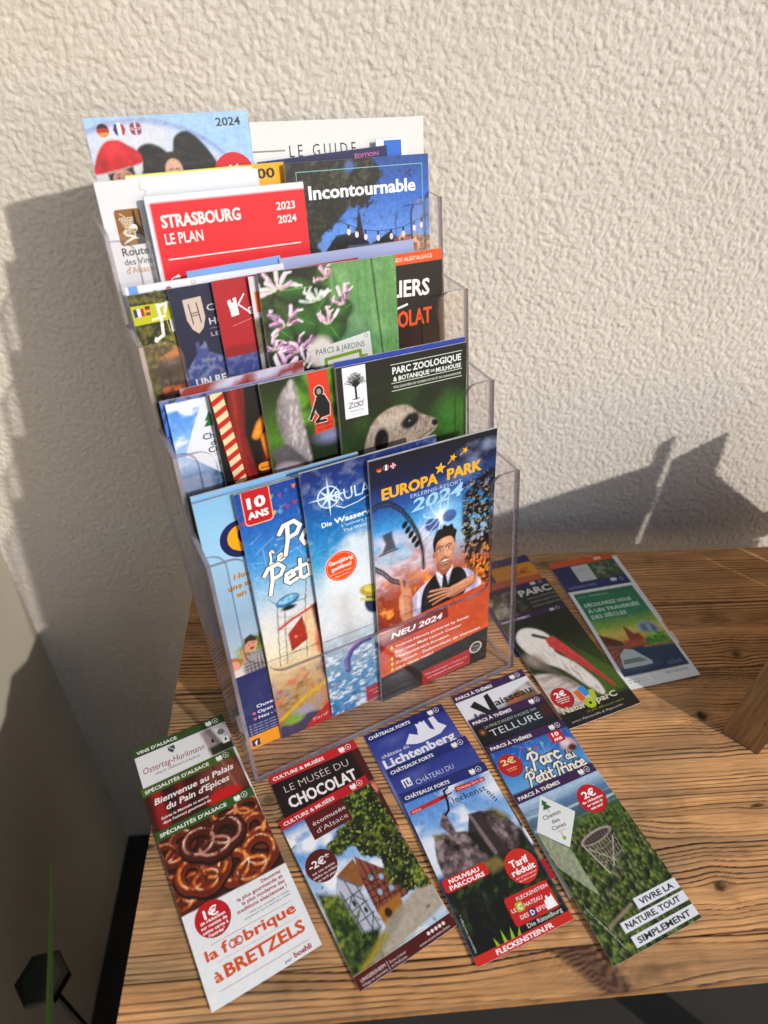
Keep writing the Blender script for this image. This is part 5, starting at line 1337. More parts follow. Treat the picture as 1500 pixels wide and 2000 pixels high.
def art_petit():
    a = Art(BW, BH, '#3a7cc4', .11)
    a.vgrad([(0, '#1d4c9c'), (3, '#2468b8'), (7, '#4a9ad4'), (10, '#9cc4dc'), (13, '#d8d8da'), (17, '#e6dcc4'), (19, '#dcc8a0'), (22, '#c0a070'), (28, '#b09070')])
    g = RS(12)
    for _ in range(34):
        x, y = g.rand() * 8, 2.5 + g.rand() * 8; L = .6 + g.rand() * 1.6; an = g.rand() * 6.28
        a.mix(a.seg([(x, y), (x + L * math.cos(an), y + L * math.sin(an))], .03, .1) * .5, '#e4f0fa')
    a.sparks(a.ramp(2, 3) * (1 - a.ramp(10, 11)), '#eaf4fc', 40, 3, .08)
    # ride tower, gondola
    for xs in (1.5, 2.2, 4.2): a.mix(a.seg([(xs + .4, 11.6), (xs, 15), (xs - .3, 18.6)], .09, .08), '#6a7884')
    a.mix(a.seg([(1.2, 10.8), (2.2, 12.1), (4.6, 12.0), (4.9, 10.0)], .08, .08), '#6a7884')
    for k in range(4): a.mix(a.seg([(1.6, 13 + k * 1.4), (4.3, 14 + k * 1.3)], .05, .08) * .7, '#7a8690'); a.mix(a.seg([(4.2, 13 + k * 1.4), (1.5, 14.2 + k * 1.3)], .05, .08) * .7, '#7a8690')
    a.mix(a.ell(2.9, 11.6, 1.15, .6, -8, .12), '#2f78a8'); a.mix(a.ell(2.9, 11.5, .9, .35, -8, .12) * a.vn(.2, seed=4) * 1.4, '#a8dcec'); a.mix(a.ell(2.9, 12.4, .7, .25, 0, .15), '#20242a')
    a.mix(a.pol([(2.4, 15.3), (4.0, 13.8), (4.3, 16.6), (2.5, 17.4)], .1), '#a83a24'); a.mix(a.ell(3.1, 15.9, .18, .18, 0, .1), '#e87a6a')
    a.mix(a.seg([(1.7, 14.4), (3.0, 13.8), (5.8, 13.0)], .28, .12), '#c84a3a')
    a.mix(a.pol([(4.1, 13.7), (5.2, 13.2), (5.7, 18.6), (4.3, 18.4)], .2) * .8, '#e0c090'); a.mix(a.pol([(5.0, 13.0), (6.2, 12.6), (6.4, 23), (5.6, 22.8), (5.2, 16)], .3), '#6a2a3a'); a.mix(a.ell(5.4, 17.5, .5, 1.5, 0, .3), '#c87a60'); a.mix(a.ell(5.6, 20.5, .5, 1.6, 0, .3), '#2c3058')
    lo = a.ramp(19.6, 20.6); a.mix(lo * np.clip((a.vn(.8, seed=8) - .5) * 5, 0, 1) * .7, '#d0684a'); a.mix(lo * np.clip((a.vn(1.1, seed=18) - .5) * 5, 0, 1) * .6, '#9a98a8'); a.mix(lo * np.clip((a.vn(1.0, .6, seed=28) - .55) * 5, 0, 1) * .7, '#8a6a1c')
    a.mix(a.seg([(.4, 25.2), (3.2, 23.4), (5.6, 22.6)], .5, .3), '#d0b020')
    a.mix(a.pol([(-.1, 26.2), (3, 25.6), (5, 26.4), (2.2, 28), (-.1, 28)], .3), '#4a4466'); a.mix(a.ell(1.6, 25.8, 1.1, .7, 0, .4), '#88a848'); a.mix(a.ell(2.9, 25.2, .9, .6, 0, .4), '#a8a4b4')
    a.vpoly([(2.9, 27.2), (6, 25.0), (6.2, 28), (2.4, 28)], '#b4262e'); a.text('Tarif', 3.4, 27.2, '#f0c0c0', 1.8, .4, 0, .2, rot=-4)
    bunting(a, [(-.1, 2.0), (.3, 2.6)], ['#b03a6a', '#c83a4a']); bunting(a, [(3.0, .9), (3.7, 1.0), (4.3, .7), (5.0, .5)], ['#58b0a0', '#a04a88', '#3a78c0', '#e88a4a'])
    bunting(a, [(3.0, 2.4), (3.5, 2.5), (4.2, 2.2), (4.9, 2.0), (5.6, 1.6)], ['#e0b83a', '#58b8a8', '#b03a88', '#c8344a'])
    a.rrect(.5, -.2, 2.95, 3.15, .35, '#f0b8a0'); a.rrect(.58, -.3, 2.87, 3.05, .32, '#c41e2a')
    a.text('10', 1.7, 1.6, '#fdf6f2', 1.5, 1.0, .07, al='c'); a.text('ANS', 1.7, 2.55, '#fdf6f2', 1.75, .65, .06, al='c')
    O = '#4a4a50'
    script(a, 'Le', 1.9, 7.45, 1.35, '#f2f0ea', O, .14, -8); script(a, 'Parc', 3.3, 6.5, 2.5, '#f2f0ea', O, .15, -4)
    script(a, 'du', 6.6, 8.2, 1.3, '#f2f0ea', O)
    script(a, 'Petit', 1.4, 10.0, 2.35, '#f2f0ea', O, .15, -4); script(a, 'Prince', 6.9, 9.6, 2.2, '#f2f0ea', O, .15, -4)
    return a

def art_cigoland():
    a = Art(BW, BH, '#9ec6e4', .12)
    a.vgrad([(0, '#8fc0e0'), (6, '#a9cfe8'), (12, '#a0bcd2'), (15.5, '#b4c6d2'), (18.4, '#c8ccc8')])
    a.leaves(a.pol([(.8, 15.3), (2.0, 14.6), (4.2, 13.8), (5.5, 13.0), (5.5, 17), (.8, 17.2)], .5), '#5a7a3a', '#8aa458', '#c0cc88', .4, 4)
    # adult in checked shirt and child
    a.mix(a.pol([(1.0, 18.3), (1.4, 16.4), (2.4, 15.9), (3.6, 16.2), (4.2, 18.3)], .15), '#a8a4a4')
    for k in range(9): a.mix(a.seg([(1.2 + k * .35, 16), (1.1 + k * .35, 18.3)], .06, .06) * a.pol([(1.0, 18.3), (1.4, 16.4), (2.4, 15.9), (3.6, 16.2), (4.2, 18.3)], .15), '#3c3c44')
    for k in range(6): a.mix(a.seg([(1.0, 16.3 + k * .38), (4.2, 16.2 + k * .38)], .06, .06) * a.pol([(1.0, 18.3), (1.4, 16.4), (2.4, 15.9), (3.6, 16.2), (4.2, 18.3)], .15), '#4a4a50')
    a.mix(a.ell(2.2, 15.2, .62, .8, 15, .12), '#d8a088'); a.mix(a.pol([(1.6, 15.0), (1.7, 14.3), (2.4, 14.0), (2.9, 14.6), (2.7, 14.9), (2.1, 14.7)], .15), '#4a3228'); a.mix(a.ell(2.25, 15.55, .2, .14, 0, .08), '#7a2c2c'); a.mix(a.ell(2.05, 15.1, .08, .06, 0, .06), '#2a1a18'); a.mix(a.ell(2.45, 15.05, .08, .06, 0, .06), '#2a1a18')
    a.mix(a.seg([(1.4, 16.8), (1.3, 15.6), (1.8, 15.2)], .3, .15), '#d09a82')
    a.mix(a.ell(.3, 16.7, .8, .75, 0, .15), '#b8764e'); a.mix(a.ell(.4, 16.9, .5, .55, 0, .15), '#e0a890'); a.mix(a.pol([(-.1, 18.3), (0, 17.5), (.9, 17.4), (1.2, 18.3)], .2), '#e0d8d4')
    a.rect(-.1, 18.25, BW + .1, 26.0, '#1c2c70'); a.rect(-.1, 26.0, BW + .1, 28.1, '#e8a218')
    for i, (t, y, h, w) in enumerate([('Ouvert 7j/7', 22.7, .42, 3.6), ('Open daily', 23.4, .38, 3.0), ('Neu - täglich', 24.1, .38, 3.2)]): a.text(t, 1.5, y, '#dfe2ee', w, h, .03)
    for y in (23.25, 23.95): a.circ(1.15, y, .18, '#c07a84', n=12)
    for i in range(4): a.text("À 10 min en voiture de Sélestat ou de Colmar", .4, 24.75 + i * .36, '#c9cee0', 7.2, .2, .0)
    a.rrect(.35, 26.5, 1.15, 27.4, .08, '#28325c'); a.text('f', .62, 27.3, '#e8eaf2', .3, .6, .05)
    a.circ(3.2, 4.2, 1.75, '#1a2466'); a.circ(3.35, 4.15, 1.25, '#f0ae1c'); a.circ(3.95, 3.95, .95, '#1a2466'); a.line([(2.1, 5.0), (3.2, 5.7), (4.2, 5.4), (4.6, 4.9)], .35, '#1a2466')
    a.ringv(4.0, 3.6, .4, .1, '#dfe6ee'); a.text('igoland', 4.4, 5.2, '#1a2466', 7.0, 2.0, .08)
    for t, x, y, w in (('Nouveau :', 1.95, 7.95, 3.2), ('une attraction', 1.3, 8.95, 4.8), ('en famille', 1.9, 9.75, 3.6)): a.text(t, x, y, '#5a4a2a', w, .56, .02, .2, rot=-4); a.text(t, x - .04, y - .05, '#e0a850', w, .56, .01, .2, rot=-4)
    return a

def art_sky_plain(c0='#8fbce0', c1='#b8d4ea'):
    a = Art(BW + 1.6, BH, c0, .6); a.vgrad([(0, c0), (10, c1)]); return a

def art_zoo():
    a = Art(BW, 26.5, '#16240f', .085)
    a.vgrad([(0, '#0f1a12'), (4, '#1c2e14'), (8, '#2a451a'), (14, '#1a2a10')])
    a.mix(np.clip((a.vn(3.5, seed=5, o=2) - .45) * 3, 0, 1) * a.ramp(2, 5) * .8, '#3f6a22'); a.mix(a.ell(11.6, 6.8, 2.0, 2.2, 0, 2) * .7, '#4c8a30'); a.mix(a.ell(1.5, 7.5, 1.0, 1.2, 0, 1) * .5, '#2c3a18')
    fur = a.spol([(2.1, 9.5), (2.2, 7.6), (2.9, 5.9), (4.0, 4.9), (5.4, 4.5), (6.8, 4.7), (8.0, 5.7), (9.5, 6.5), (9.9, 7.0), (9.7, 7.6), (8.8, 8.2), (8.3, 8.9), (6.9, 9.6), (5, 10.5), (2.1, 11.5)], .2)
    a.mix(fur, '#a8988a'); n = a.vn(.16, .35, seed=9); a.mix(fur * np.clip((n - .5) * 5, 0, 1) * .55, '#cdbfb2'); a.mix(fur * np.clip((.42 - n) * 5, 0, 1) * .6, '#6a5a50')
    a.mix(a.ell(5.0, 5.6, 1.6, .7, -15, .8) * .5, '#cfc2b6'); a.mix(a.ell(6.5, 8.3, 1.8, .8, 20, .9) * .5, '#c0a88e')
    a.mix(a.ell(3.9, 7.5, .72, 1.25, 8, .25), '#14100f'); a.mix(a.ell(4.2, 7.8, .3, .7, 8, .3) * .6, '#4a3a34')
    a.mix(a.ell(7.0, 6.2, 1.0, .65, -25, .3), '#1f1814'); a.circ(6.95, 6.25, .3, '#0a0c12'); a.circ(6.95, 6.25, .22, '#3a4a5c'); a.circ(6.95, 6.27, .13, '#06070a'); a.circ(6.87, 6.17, .05, '#e8eef4', n=8)
    a.mix(a.ell(9.6, 6.95, .38, .3, 20, .12), '#2a2020'); a.mix(a.seg([(9.4, 7.5), (8.4, 7.9), (7.4, 8.5)], .09, .1) * .8, '#3a2a24')
    a.rect(.55, .1, 2.75, 4.65, '#e6e7ea')
    K = '#20262a'; a.line([(1.7, 1.9), (1.72, 3.0)], .2, K); a.line([(1.35, 3.0), (2.05, 2.95)], .08, K); g = RS(4)
    for k in range(15):
        an = R(-165 + k * 10.7); L = .75 + g.rand() * .3; x1, y1 = 1.7 + .55 * L * math.cos(an), 1.75 + .6 * L * math.sin(an); a.line([(1.7, 1.95), (x1, y1), (1.7 + 1.0 * L * math.cos(an), 1.75 + 1.15 * L * math.sin(an))], .06, K)
        for q in range(3): a.circ(1.7 + (.7 + q * .15) * L * math.cos(an + g.randn() * .2), 1.75 + (.75 + q * .2) * L * math.sin(an + g.randn() * .2), .05, K, n=6)
    a.line([(.95, 3.28), (1.35, 3.26), (.95, 3.72), (1.4, 3.7)], .07, K); a.ringv(1.65, 3.52, .2, .07, K, 12); a.ringv(2.1, 3.48, .2, .07, K, 12); a.line([(2.28, 3.4), (2.4, 3.15)], .06, K)
    a.text('MULHOUSE', 1.0, 4.1, K, 1.35, .17, .0); a.text('ALSACE', 1.15, 4.4, '#8a8c90', 1.05, .12, -.01)
    Wt = '#e2e6e2'
    for y in (.68, 2.35, 3.05): a.line([(5.2, y), (12.6, y - .02)], .05, Wt)
    a.text('PARC ZOOLOGIQUE', 5.35, 1.52, Wt, 7.15, .62, .045); a.text('& BOTANIQUE', 5.4, 2.18, Wt, 3.7, .42, .04); a.text('DE', 9.25, 2.05, Wt, .42, .22, .03); a.text('MULHOUSE', 9.8, 2.18, Wt, 2.7, .42, .04)
    a.text('PÔLE EUROPÉEN DE CONSERVATION ET DE CONNAISSANCES', 5.4, 2.82, '#c8ccc8', 7.1, .2, .02)
    return a

def art_singes():
    a = Art(BW, 26.5, '#2a3a14', .11)
    a.vgrad([(0, '#2a3a1a'), (3, '#46681e'), (5, '#5a8426'), (8, '#23301a')]); a.mix((1 - a.rampx(2.4, 2.9)) * (1 - a.ramp(0, 3)) * .6, '#1e2a16')
    a.mix(a.rampx(2.95, 3.0), '#000000'); g = a.rampx(2.95, 3.0)
    a.mix(g, '#6a9a2a'); a.mix(g * np.clip((a.vn(1.6, seed=3, o=2) - .45) * 4, 0, 1), '#31561a'); a.mix(g * a.ramp(4.6, 6), '#26361c'); a.mix(g * a.ell(5.6, 5.9, 1.2, .6, 0, .8), '#8a8cae')
    f = a.spol([(2.95, .4), (2.1, .8), (1.3, 2.0), (1.1, 3.6), (1.5, 5.6), (2.4, 7.0), (3.6, 8.0), (3.3, 4.0)], .3); a.mix(f, '#a39a9c')
    n = a.vn(.18, .6, seed=6); a.mix(f * np.clip((n - .5) * 5, 0, 1) * .7, '#d6d0d0'); a.mix(f * (1 - a.rampx(1.2, 2.0)) * .7, '#5a5456')
    a.mix(a.pol([(.2, 6.0), (1.6, 5.6), (2.6, 6.8), (3.4, 8), (.4, 8)], .3), '#6a6468'); a.mix(a.ell(1.6, 8.4, 1.6, 1.0, 20, .4), '#b8aab0')
    a.vpoly([(4.15, -.1), (6.0, -.1), (6.1, 5.25), (4.3, 5.5)], '#d8462c')
    K = '#16181a'; Wt = '#d8d0c8'
    for o, c in ((.07, Wt), (0, K)):
        a.circ(5.05, 1.75, .42 + o, c, .48 + o); a.vpoly([(4.55 - o, 3.4), (4.7 - o, 2.2 - o), (5.5 + o, 2.1 - o), (5.9 + o, 3.0), (5.8 + o, 4.0 + o), (4.9, 4.1 + o)], c)
        a.line([(4.7, 2.6), (4.25, 3.6), (4.0, 4.0)], .26 + 2 * o, c); a.line([(5.0, 3.9), (4.5, 4.4), (5.4, 4.4)], .24 + 2 * o, c)
    a.circ(5.05, 1.75, .22, '#a89c94', .26, 12)
    a.text('Montagne', 4.4, 4.85, K, 1.55, .3, 0, .2, rot=-3); a.text('des Singes', 4.5, 5.25, K, 1.4, .26, 0, .2, rot=-3)
    return a

def art_candy():
    a = Art(BW, 26.5, '#14110f', .1)
    a.vgrad([(0, '#15130f'), (8, '#120e0e')])
    a.mix(a.pol([(1.5, -.1), (2.95, -.1), (2.4, 4), (2.9, 8), (1.9, 11), (1.3, 5)], .25), '#8a2420'); a.mix(a.seg([(2.0, 0), (1.8, 5), (2.3, 9)], .25, .3) * .7, '#b43a30'); a.mix(a.seg([(2.6, 0), (2.4, 4)], .15, .2) * .7, '#5a1412')
    a.mix(a.pol([(3.6, 3), (4.4, 2.8), (4.4, 9), (3.2, 8.4), (3.7, 5)], .4), '#5c1610')
    for p in ([(3.3, 4.3), (3.8, 3.4), (4.4, 2.9)], [(4.0, 4.6), (4.1, 5.6), (4.25, 6.4)]): a.mix(a.seg(p, .75, .15), '#e08a1c'); a.mix(a.seg(p, .35, .2) * .6, '#f6b44a')
    # striped pole
    pole = [(.1, -.2), (1.15, -.2), (2.0, 10), (.95, 10)]
    a.vpoly(pole, '#e4d4ac')
    a.clip = None
    for k in range(12):
        y = -.9 + k * .98; x = .1 + (y + .2) * .083
        a.vpoly([(x - .0, y + .55), (x + 1.07, y), (x + 1.12, y + .46), (x + .04, y + 1.02)], '#c8231f')
    a.rrect(3.0, 6.85, 6, 7.6, .35, '#f0a028'); a.text('www.', 3.2, 7.4, '#2a1a10', 1.2, .3, 0, .1)
    return a

def art_chemin():
    a = Art(BW, 26.5, '#6aa4e4', .11)
    a.vgrad([(0, '#4a8ee0'), (3, '#82b4ec'), (5, '#b8cce8'), (7, '#6a8cb4'), (9, '#4a6c8c')]); a.clouds(1 - a.ramp(4, 6), '#e8eef8', 1.6, 5, .52, 5)
    w = a.ramp(6.2, 6.5); a.mix(w, '#3f6488'); a.mix(w * np.clip((a.vn(.5, .25, seed=8) - .5) * 5, 0, 1) * .6, '#7a9cb8'); a.mix(w * (1 - a.rampx(2.2, 3.0)) * .8, '#a8b4cc'); a.mix(a.ramp(7.7, 8.2), '#4c5a48')
    a.vpoly([(3.0, -.1), (3.5, .2), (6, 2), (6, 9), (1.6, 5.2), (.7, 4.6), (1.6, 2.6)], '#dfe3ea')
    a.vpoly([(3.2, 1.2), (3.6, 2.0), (3.4, 1.95), (3.75, 2.45), (2.6, 2.45), (3.0, 1.95), (2.75, 2.0)], '#1f7a44'); a.line([(3.2, 2.45), (3.2, 2.95)], .08, '#d07070')
    K = '#202428'; a.text('Chemin', 2.35, 3.55, K, 2.6, .55, .02, rot=-2); a.text('des', 2.9, 4.15, K, 1.2, .5, .02, rot=-2); a.text('Cimes', 2.6, 4.75, K, 2.1, .52, .02, rot=-2); a.text('Alsace', 3.0, 5.1, '#d89090', 1.2, .26, 0)
    a.line([(3.45, 5.15), (3.5, 5.5)], .08, '#d07070'); a.circ(3.5, 5.75, .27, '#a4c42c')
    return a

def art_branches():
    a = Art(BW, 26.5, '#2f7ad8', .12); a.vgrad([(0, '#8a8ab0'), (.6, '#3a80dc'), (9, '#5a9aec')])
    for p in ([(-.1, .9), (.6, .4), (1.5, -.1)], [(-.1, 2.0), (.5, .7), (.9, -.1)], [(.1, 4), (.3, 2.4), (.9, 1.6)], [(2, -.1), (2.6, .5), (3.6, .1)], [(0, 3), (.7, 3.3)], [(.2, 5), (.6, 4.2)]): a.mix(a.seg(p, .12, .1), '#0e1830')
    return a

def art_parcs():
    a = Art(12.7, 26.5, '#6a9c62', .1)
    pl = a.rampx(6.2, 6.3); a.leaves(1 - pl, '#10180c', '#23391a', '#4c6a34', .9, 3)
    a.mix(np.clip(a.rampx(5.4, 7.0), 0, 1), '#74a468'); g = a.rampx(5.6, 7.0)
    a.mix(g * np.clip((a.vn(.22, 2.6, seed=5) - .5) * 4, 0, 1) * .45, '#4f7c56'); a.mix(g * np.clip((a.vn(1.5, seed=6) - .5) * 4, 0, 1) * .35, '#a4c890'); a.mix(a.seg([(10.3, -.1), (11.0, 8.6)], .14, .1), '#2a3c2e'); a.mix(a.seg([(6.5, -.1), (6.9, 3)], .12, .2) * .5, '#3a5a3a')
    a.mix(a.ramp(3, 6) * g * (1 - a.rampx(9.8, 10.3)) * .45, '#5a7a74')
    def leaf(cx, cy, rx, ry, rot):
        a.mix(a.ell(cx + .12, cy + .15, rx, ry, rot, .4) * .6, '#0c140a'); a.mix(a.ell(cx, cy, rx, ry, rot, .12), '#254f20'); a.mix(a.ell(cx - .1, cy - .1, rx * .8, ry * .7, rot, .6) * .7, '#3f7a34'); c, s_ = math.cos(R(rot)), math.sin(R(rot)); a.mix(a.seg([(cx - rx * c, cy - rx * s_), (cx + rx * c, cy + rx * s_)], .05, .08) * .7, '#8ab870')
    leaf(3.0, 1.6, 1.6, .9, 0); leaf(3.6, 4.3, 1.5, 1.4, 30); leaf(6.0, 5.2, 1.4, 1.6, 60); leaf(1.6, 5.0, 1.0, .8, 40); leaf(7.1, 3.9, 1.1, .9, -20); leaf(5.2, 3.3, .9, .7, -50)
    def flower(cx, cy, s, seed, cols=('#b878ac', '#e2ccd8', '#8f4c88')):
        """honeysuckle head: a few long curved tubes with split tips"""
        r_ = RS(seed); n_ = 7 + r_.randint(3); s = s * 1.12
        for k in range(n_):
            an = R(-90 + (k - n_ / 2) * 19 + r_.randn() * 9); L = s * (.8 + r_.rand() * .75); cv = r_.randn() * .35
            P_ = [(cx + L * t * math.cos(an + cv * t) , cy + L * t * math.sin(an + cv * t)) for t in (0, .3, .6, .8, 1.0)]
            a.mix(a.seg(P_[:3], .09 * s, .08), '#d6d6bc'); a.mix(a.seg(P_[1:4], .17 * s, .1), cols[k % 3]); a.mix(a.seg(P_[2:], .27 * s, .1), cols[(k + seed) % 3])
            a.mix(a.seg([(x - .05, y - .03) for x, y in P_[2:]], .08 * s, .08) * .7, '#f2e6ee')
            if k % 2: a.mix(a.seg([P_[-1], (P_[-1][0] + .35 * s * math.cos(an + 1.1), P_[-1][1] + .35 * s * math.sin(an + 1.1))], .13 * s, .08), '#e6dede')
        a.mix(a.ell(cx, cy + .1, .18 * s, .18 * s, 0, .1), '#4a6a30')
    flower(1.9, 4.6, 1.1, 1); flower(7.3, 3.6, 1.05, 2); flower(5.8, 5.0, .9, 7, ('#d8b8cc', '#e8dce4', '#c48ab8')); flower(2.9, 6.9, 1.1, 3); flower(1.4, 8.6, 1.3, 4, ('#d8b4d0', '#ead8e4', '#b870a8')); flower(4.9, 2.9, .9, 5, ('#cfdcd4', '#e0e4da', '#a8c0b0')); flower(1.6, 1.6, 1.2, 6, ('#e4d0d8', '#d8dcd0', '#c8a4b8')); flower(5.9, 1.2, .8, 8, ('#c88aa8', '#ddb8c8', '#b86a90')); flower(4.4, 7.9, .8, 10, ('#d8cfd8', '#e8e0e8', '#b8a0b8')); flower(.7, 6.4, .8, 11); flower(3.4, 8.0, .9, 9, ('#dcc8dc', '#e8e0e8', '#b890b8'))
    a.vpoly([(4.6, 6.9), (9.75, 6.15), (9.9, 8.4), (4.7, 9)], '#d9d9d4'); a.mix(a.ell(4.9, 7.3, 1.2, 1.4, 0, .6), '#d8d0c8')
    a.text('PARCS & JARDINS', 4.35, 7.45, '#3a3c3a', 4.8, .55, -.005)
    a.line([(5.2, 8.9), (5.25, 8.0), (8.65, 7.75), (8.7, 8.3), (9.3, 8.3)], .3, '#8aa428'); a.ringv(9.35, 6.5, .15, .05, '#8a8c88', 10)
    return a

def art_choc_broch():
    a = Art(BW, 26.5, '#17110f', .14); a.mix(a.ell(8, 10, 6, 3, 0, 2), '#3a1812'); a.mix(a.ramp(3.2, 3.3) * .5, '#2a1613'); a.mix(a.ramp(6, 8.5) * .6, '#4a2018')
    a.rect(-.1, -.1, BW + .1, .98, '#e4601c')
    o = BW - 4.95
    a.text("LA ROUTE GOURMANDE ALED'ALSACE", o + 3.9, .68, '#f6dccb', 8.6, .36, .01, al='r')
    a.text('ATELIERS', o + 3.5, 3.9, '#efe8e6', 7.5, 1.5, .04, rot=3, al='r'); a.line([(o - .6, 4.9), (o + 1.1, 4.5)], .2, '#efe8e6'); a.text('CHOCOLAT', o + 3.7, 6.5, '#e4601c', 7.9, 1.5, .04, al='r')
    return a

def art_kred():
    a = Art(BW, 26.5, '#b4122e', .14); a.mix(np.clip((a.vn(.5, seed=3) - .5) * 3, 0, 1) * .3, '#d02a44'); a.mix(a.ramp(5.3, 5.4), '#9a0e24'); a.mix(a.ramp(6.15, 6.3), '#4c5690'); a.mix(a.ramp(6.2, 6.3) * np.clip((a.vn(.3, seed=6) - .5) * 5, 0, 1) * .6, '#8088b0'); a.mix(a.ramp(7.4, 8.4) * .6, '#38406c')
    W = '#ece6e6'; a.vpoly([(1.0, 1.7), (1.25, 1.6), (1.3, 1.9), (1.5, 1.85), (1.45, 1.55), (1.75, 1.5), (1.8, 2.9), (1.15, 3.0)], W); a.rect(1.0, 1.7, 1.3, 2.1, W); a.line([(2.45, 1.35), (1.85, 2.1), (2.7, 2.85)], .12, W); a.text('aysersberg', 2.6, 3.0, W, 7, .9, .02)
    a.line([(1.1, 3.75), (2.9, 3.35)], .05, '#d88a98')
    return a

def art_hoh():
    a = Art(BW, 26.5, '#20274a', .12); a.mix(np.clip((a.vn(.4, seed=3) - .5) * 3, 0, 1) * .25, '#3a4268')
    h = a.pol([(-.1, 7.0), (1.3, 5.4), (1.35, 4.5), (1.55, 4.4), (1.6, 4.8), (1.95, 4.8), (2.0, 4.45), (2.15, 4.6), (2.3, 5.4), (4, 6.3), (6, 7), (6, 10), (-.1, 10)], .12); a.mix(h, '#4c5a94'); a.mix(h * np.clip((a.vn(.35, seed=5) - .48) * 5, 0, 1) * .7, '#9a9cb4'); a.mix(h * a.rampx(1.6, 3) * np.clip((a.vn(.3, seed=7) - .5) * 5, 0, 1) * .5, '#b0a890')
    S = '#cfc0b4'; a.vpoly([(1.0, 1.0), (2.5, .92), (2.55, 2.6), (2.25, 3.4), (1.8, 3.8), (1.35, 3.4), (1.05, 2.6)], S)
    K = '#2a2c44'; a.line([(1.4, 1.4), (1.5, 3.0)], .09, K); a.line([(2.05, 1.35), (2.15, 2.95)], .09, K); a.line([(1.5, 2.15), (2.1, 2.1)], .07, K); a.line([(1.5, 2.35), (2.1, 2.3)], .07, K)
    a.text('CHÂTEAU', 2.8, 2.15, '#d4d0d4', 5.0, .55, 0); a.text('HOHLANDSBOURG', 2.8, 3.25, '#d4d0d4', 8.0, .55, .01); a.line([(2.75, 3.55), (5, 3.55)], .03, '#a8a4b0'); a.text('LE', 2.75, 4.2, '#b8b4c0', .7, .34, 0)
    a.text('UN REGARD', .7, 8.1, '#e0e0e4', 5.2, .66, .03)
    return a

def art_fleck_broch():
    a = Art(BW, 26.5, '#3a3a20', .11); a.leaves(np.ones(a.X.shape), '#12170c', '#3a3f1c', '#7a7638', .35, 4); a.mix(a.ramp(2.8, 4) * (1 - a.ramp(4, 5)) * np.clip((a.vn(.35, seed=9) - .52) * 6, 0, 1), '#a8963a')
    rk = a.pol([(1.1, 5.2), (3.2, 4.4), (3.8, 4.6), (3.8, 12), (1.0, 12), (.9, 7)], .15); a.rock(rk, '#1a1416', '#453c44', '#7a6a68', .5, .4, 5); a.mix(rk * a.ramp(4.4, 4.6) * (1 - a.ramp(5.1, 5.5)), '#c07a4a'); a.mix(rk * a.ramp(7.5, 7.7) * (1 - a.ramp(8.2, 8.4)) * np.clip(a.vn(.5, seed=3) * 1.8, 0, 1), '#c8703a')
    a.vpoly([(-.1, .85), (4.5, .95), (4.5, 2.25), (-.1, 2.35)], '#c2c41c')
    a.rect(.15, 1.1, .42, 1.72, '#28307c'); a.rect(.42, 1.1, .68, 1.72, '#e8e8ec'); a.rect(.68, 1.1, .95, 1.72, '#c8242c'); a.rect(1.05, 1.0, 1.45, 1.15, '#1a1a1a'); a.rect(1.05, 1.15, 1.45, 1.3, '#c82424'); a.rect(1.05, 1.45, 1.4, 1.7, '#8a3a4a')
    W = '#eaeae4'; a.line([(2.05, 1.0), (2.1, 2.4), (2.0, 3.4), (1.3, 3.75)], .24, W); a.line([(2.0, 1.2), (2.9, .95)], .2, W); a.line([(2.75, 1.0), (2.5, 1.7)], .2, W); a.line([(1.45, 2.1), (2.5, 1.95)], .18, W); a.line([(1.35, 3.5), (1.35, 3.85)], .14, W); a.line([(2.4, 1.1), (2.6, 3.2)], .04, '#e8d87a')
    a.text('leckenstein', 2.75, 3.25, W, 7.5, 1.0, .04)
    return a

def art_orange():
    a = Art(BW, 26.5, '#d9d6dc', .2); a.mix(a.ramp(3.2, 3.5), '#7c7a62'); a.mix(a.ramp(3.2, 3.5) * np.clip((a.vn(.3, seed=5) - .5) * 5, 0, 1) * .6, '#3c3c28'); a.mix(a.ramp(6.2, 6.3), '#a4a6a0'); a.mix(a.ramp(7, 7.6) * .5, '#5a5a50'); a.rect(.3, 1.2, 2.0, 2.9, '#e87a1c'); return a

def art_tier2_back(kind):
    if kind == 0:
        a = Art(BW, 26.5, '#e2e4ec', .5); a.rect(.25, -.1, .95, 1.6, '#7aa4e0'); a.circ(2.2, .75, .25, '#4a6a7a', n=10); a.circ(3.3, .6, .25, '#c07a84', n=10); a.ringv(5.3, .35, .15, .05, '#c8a0a0', 10); return a
    if kind == 1: return Art(8.0, 26.5, '#84a8dc', .6)
    return Art(BW, 26.5, '#a9afcf', .6)

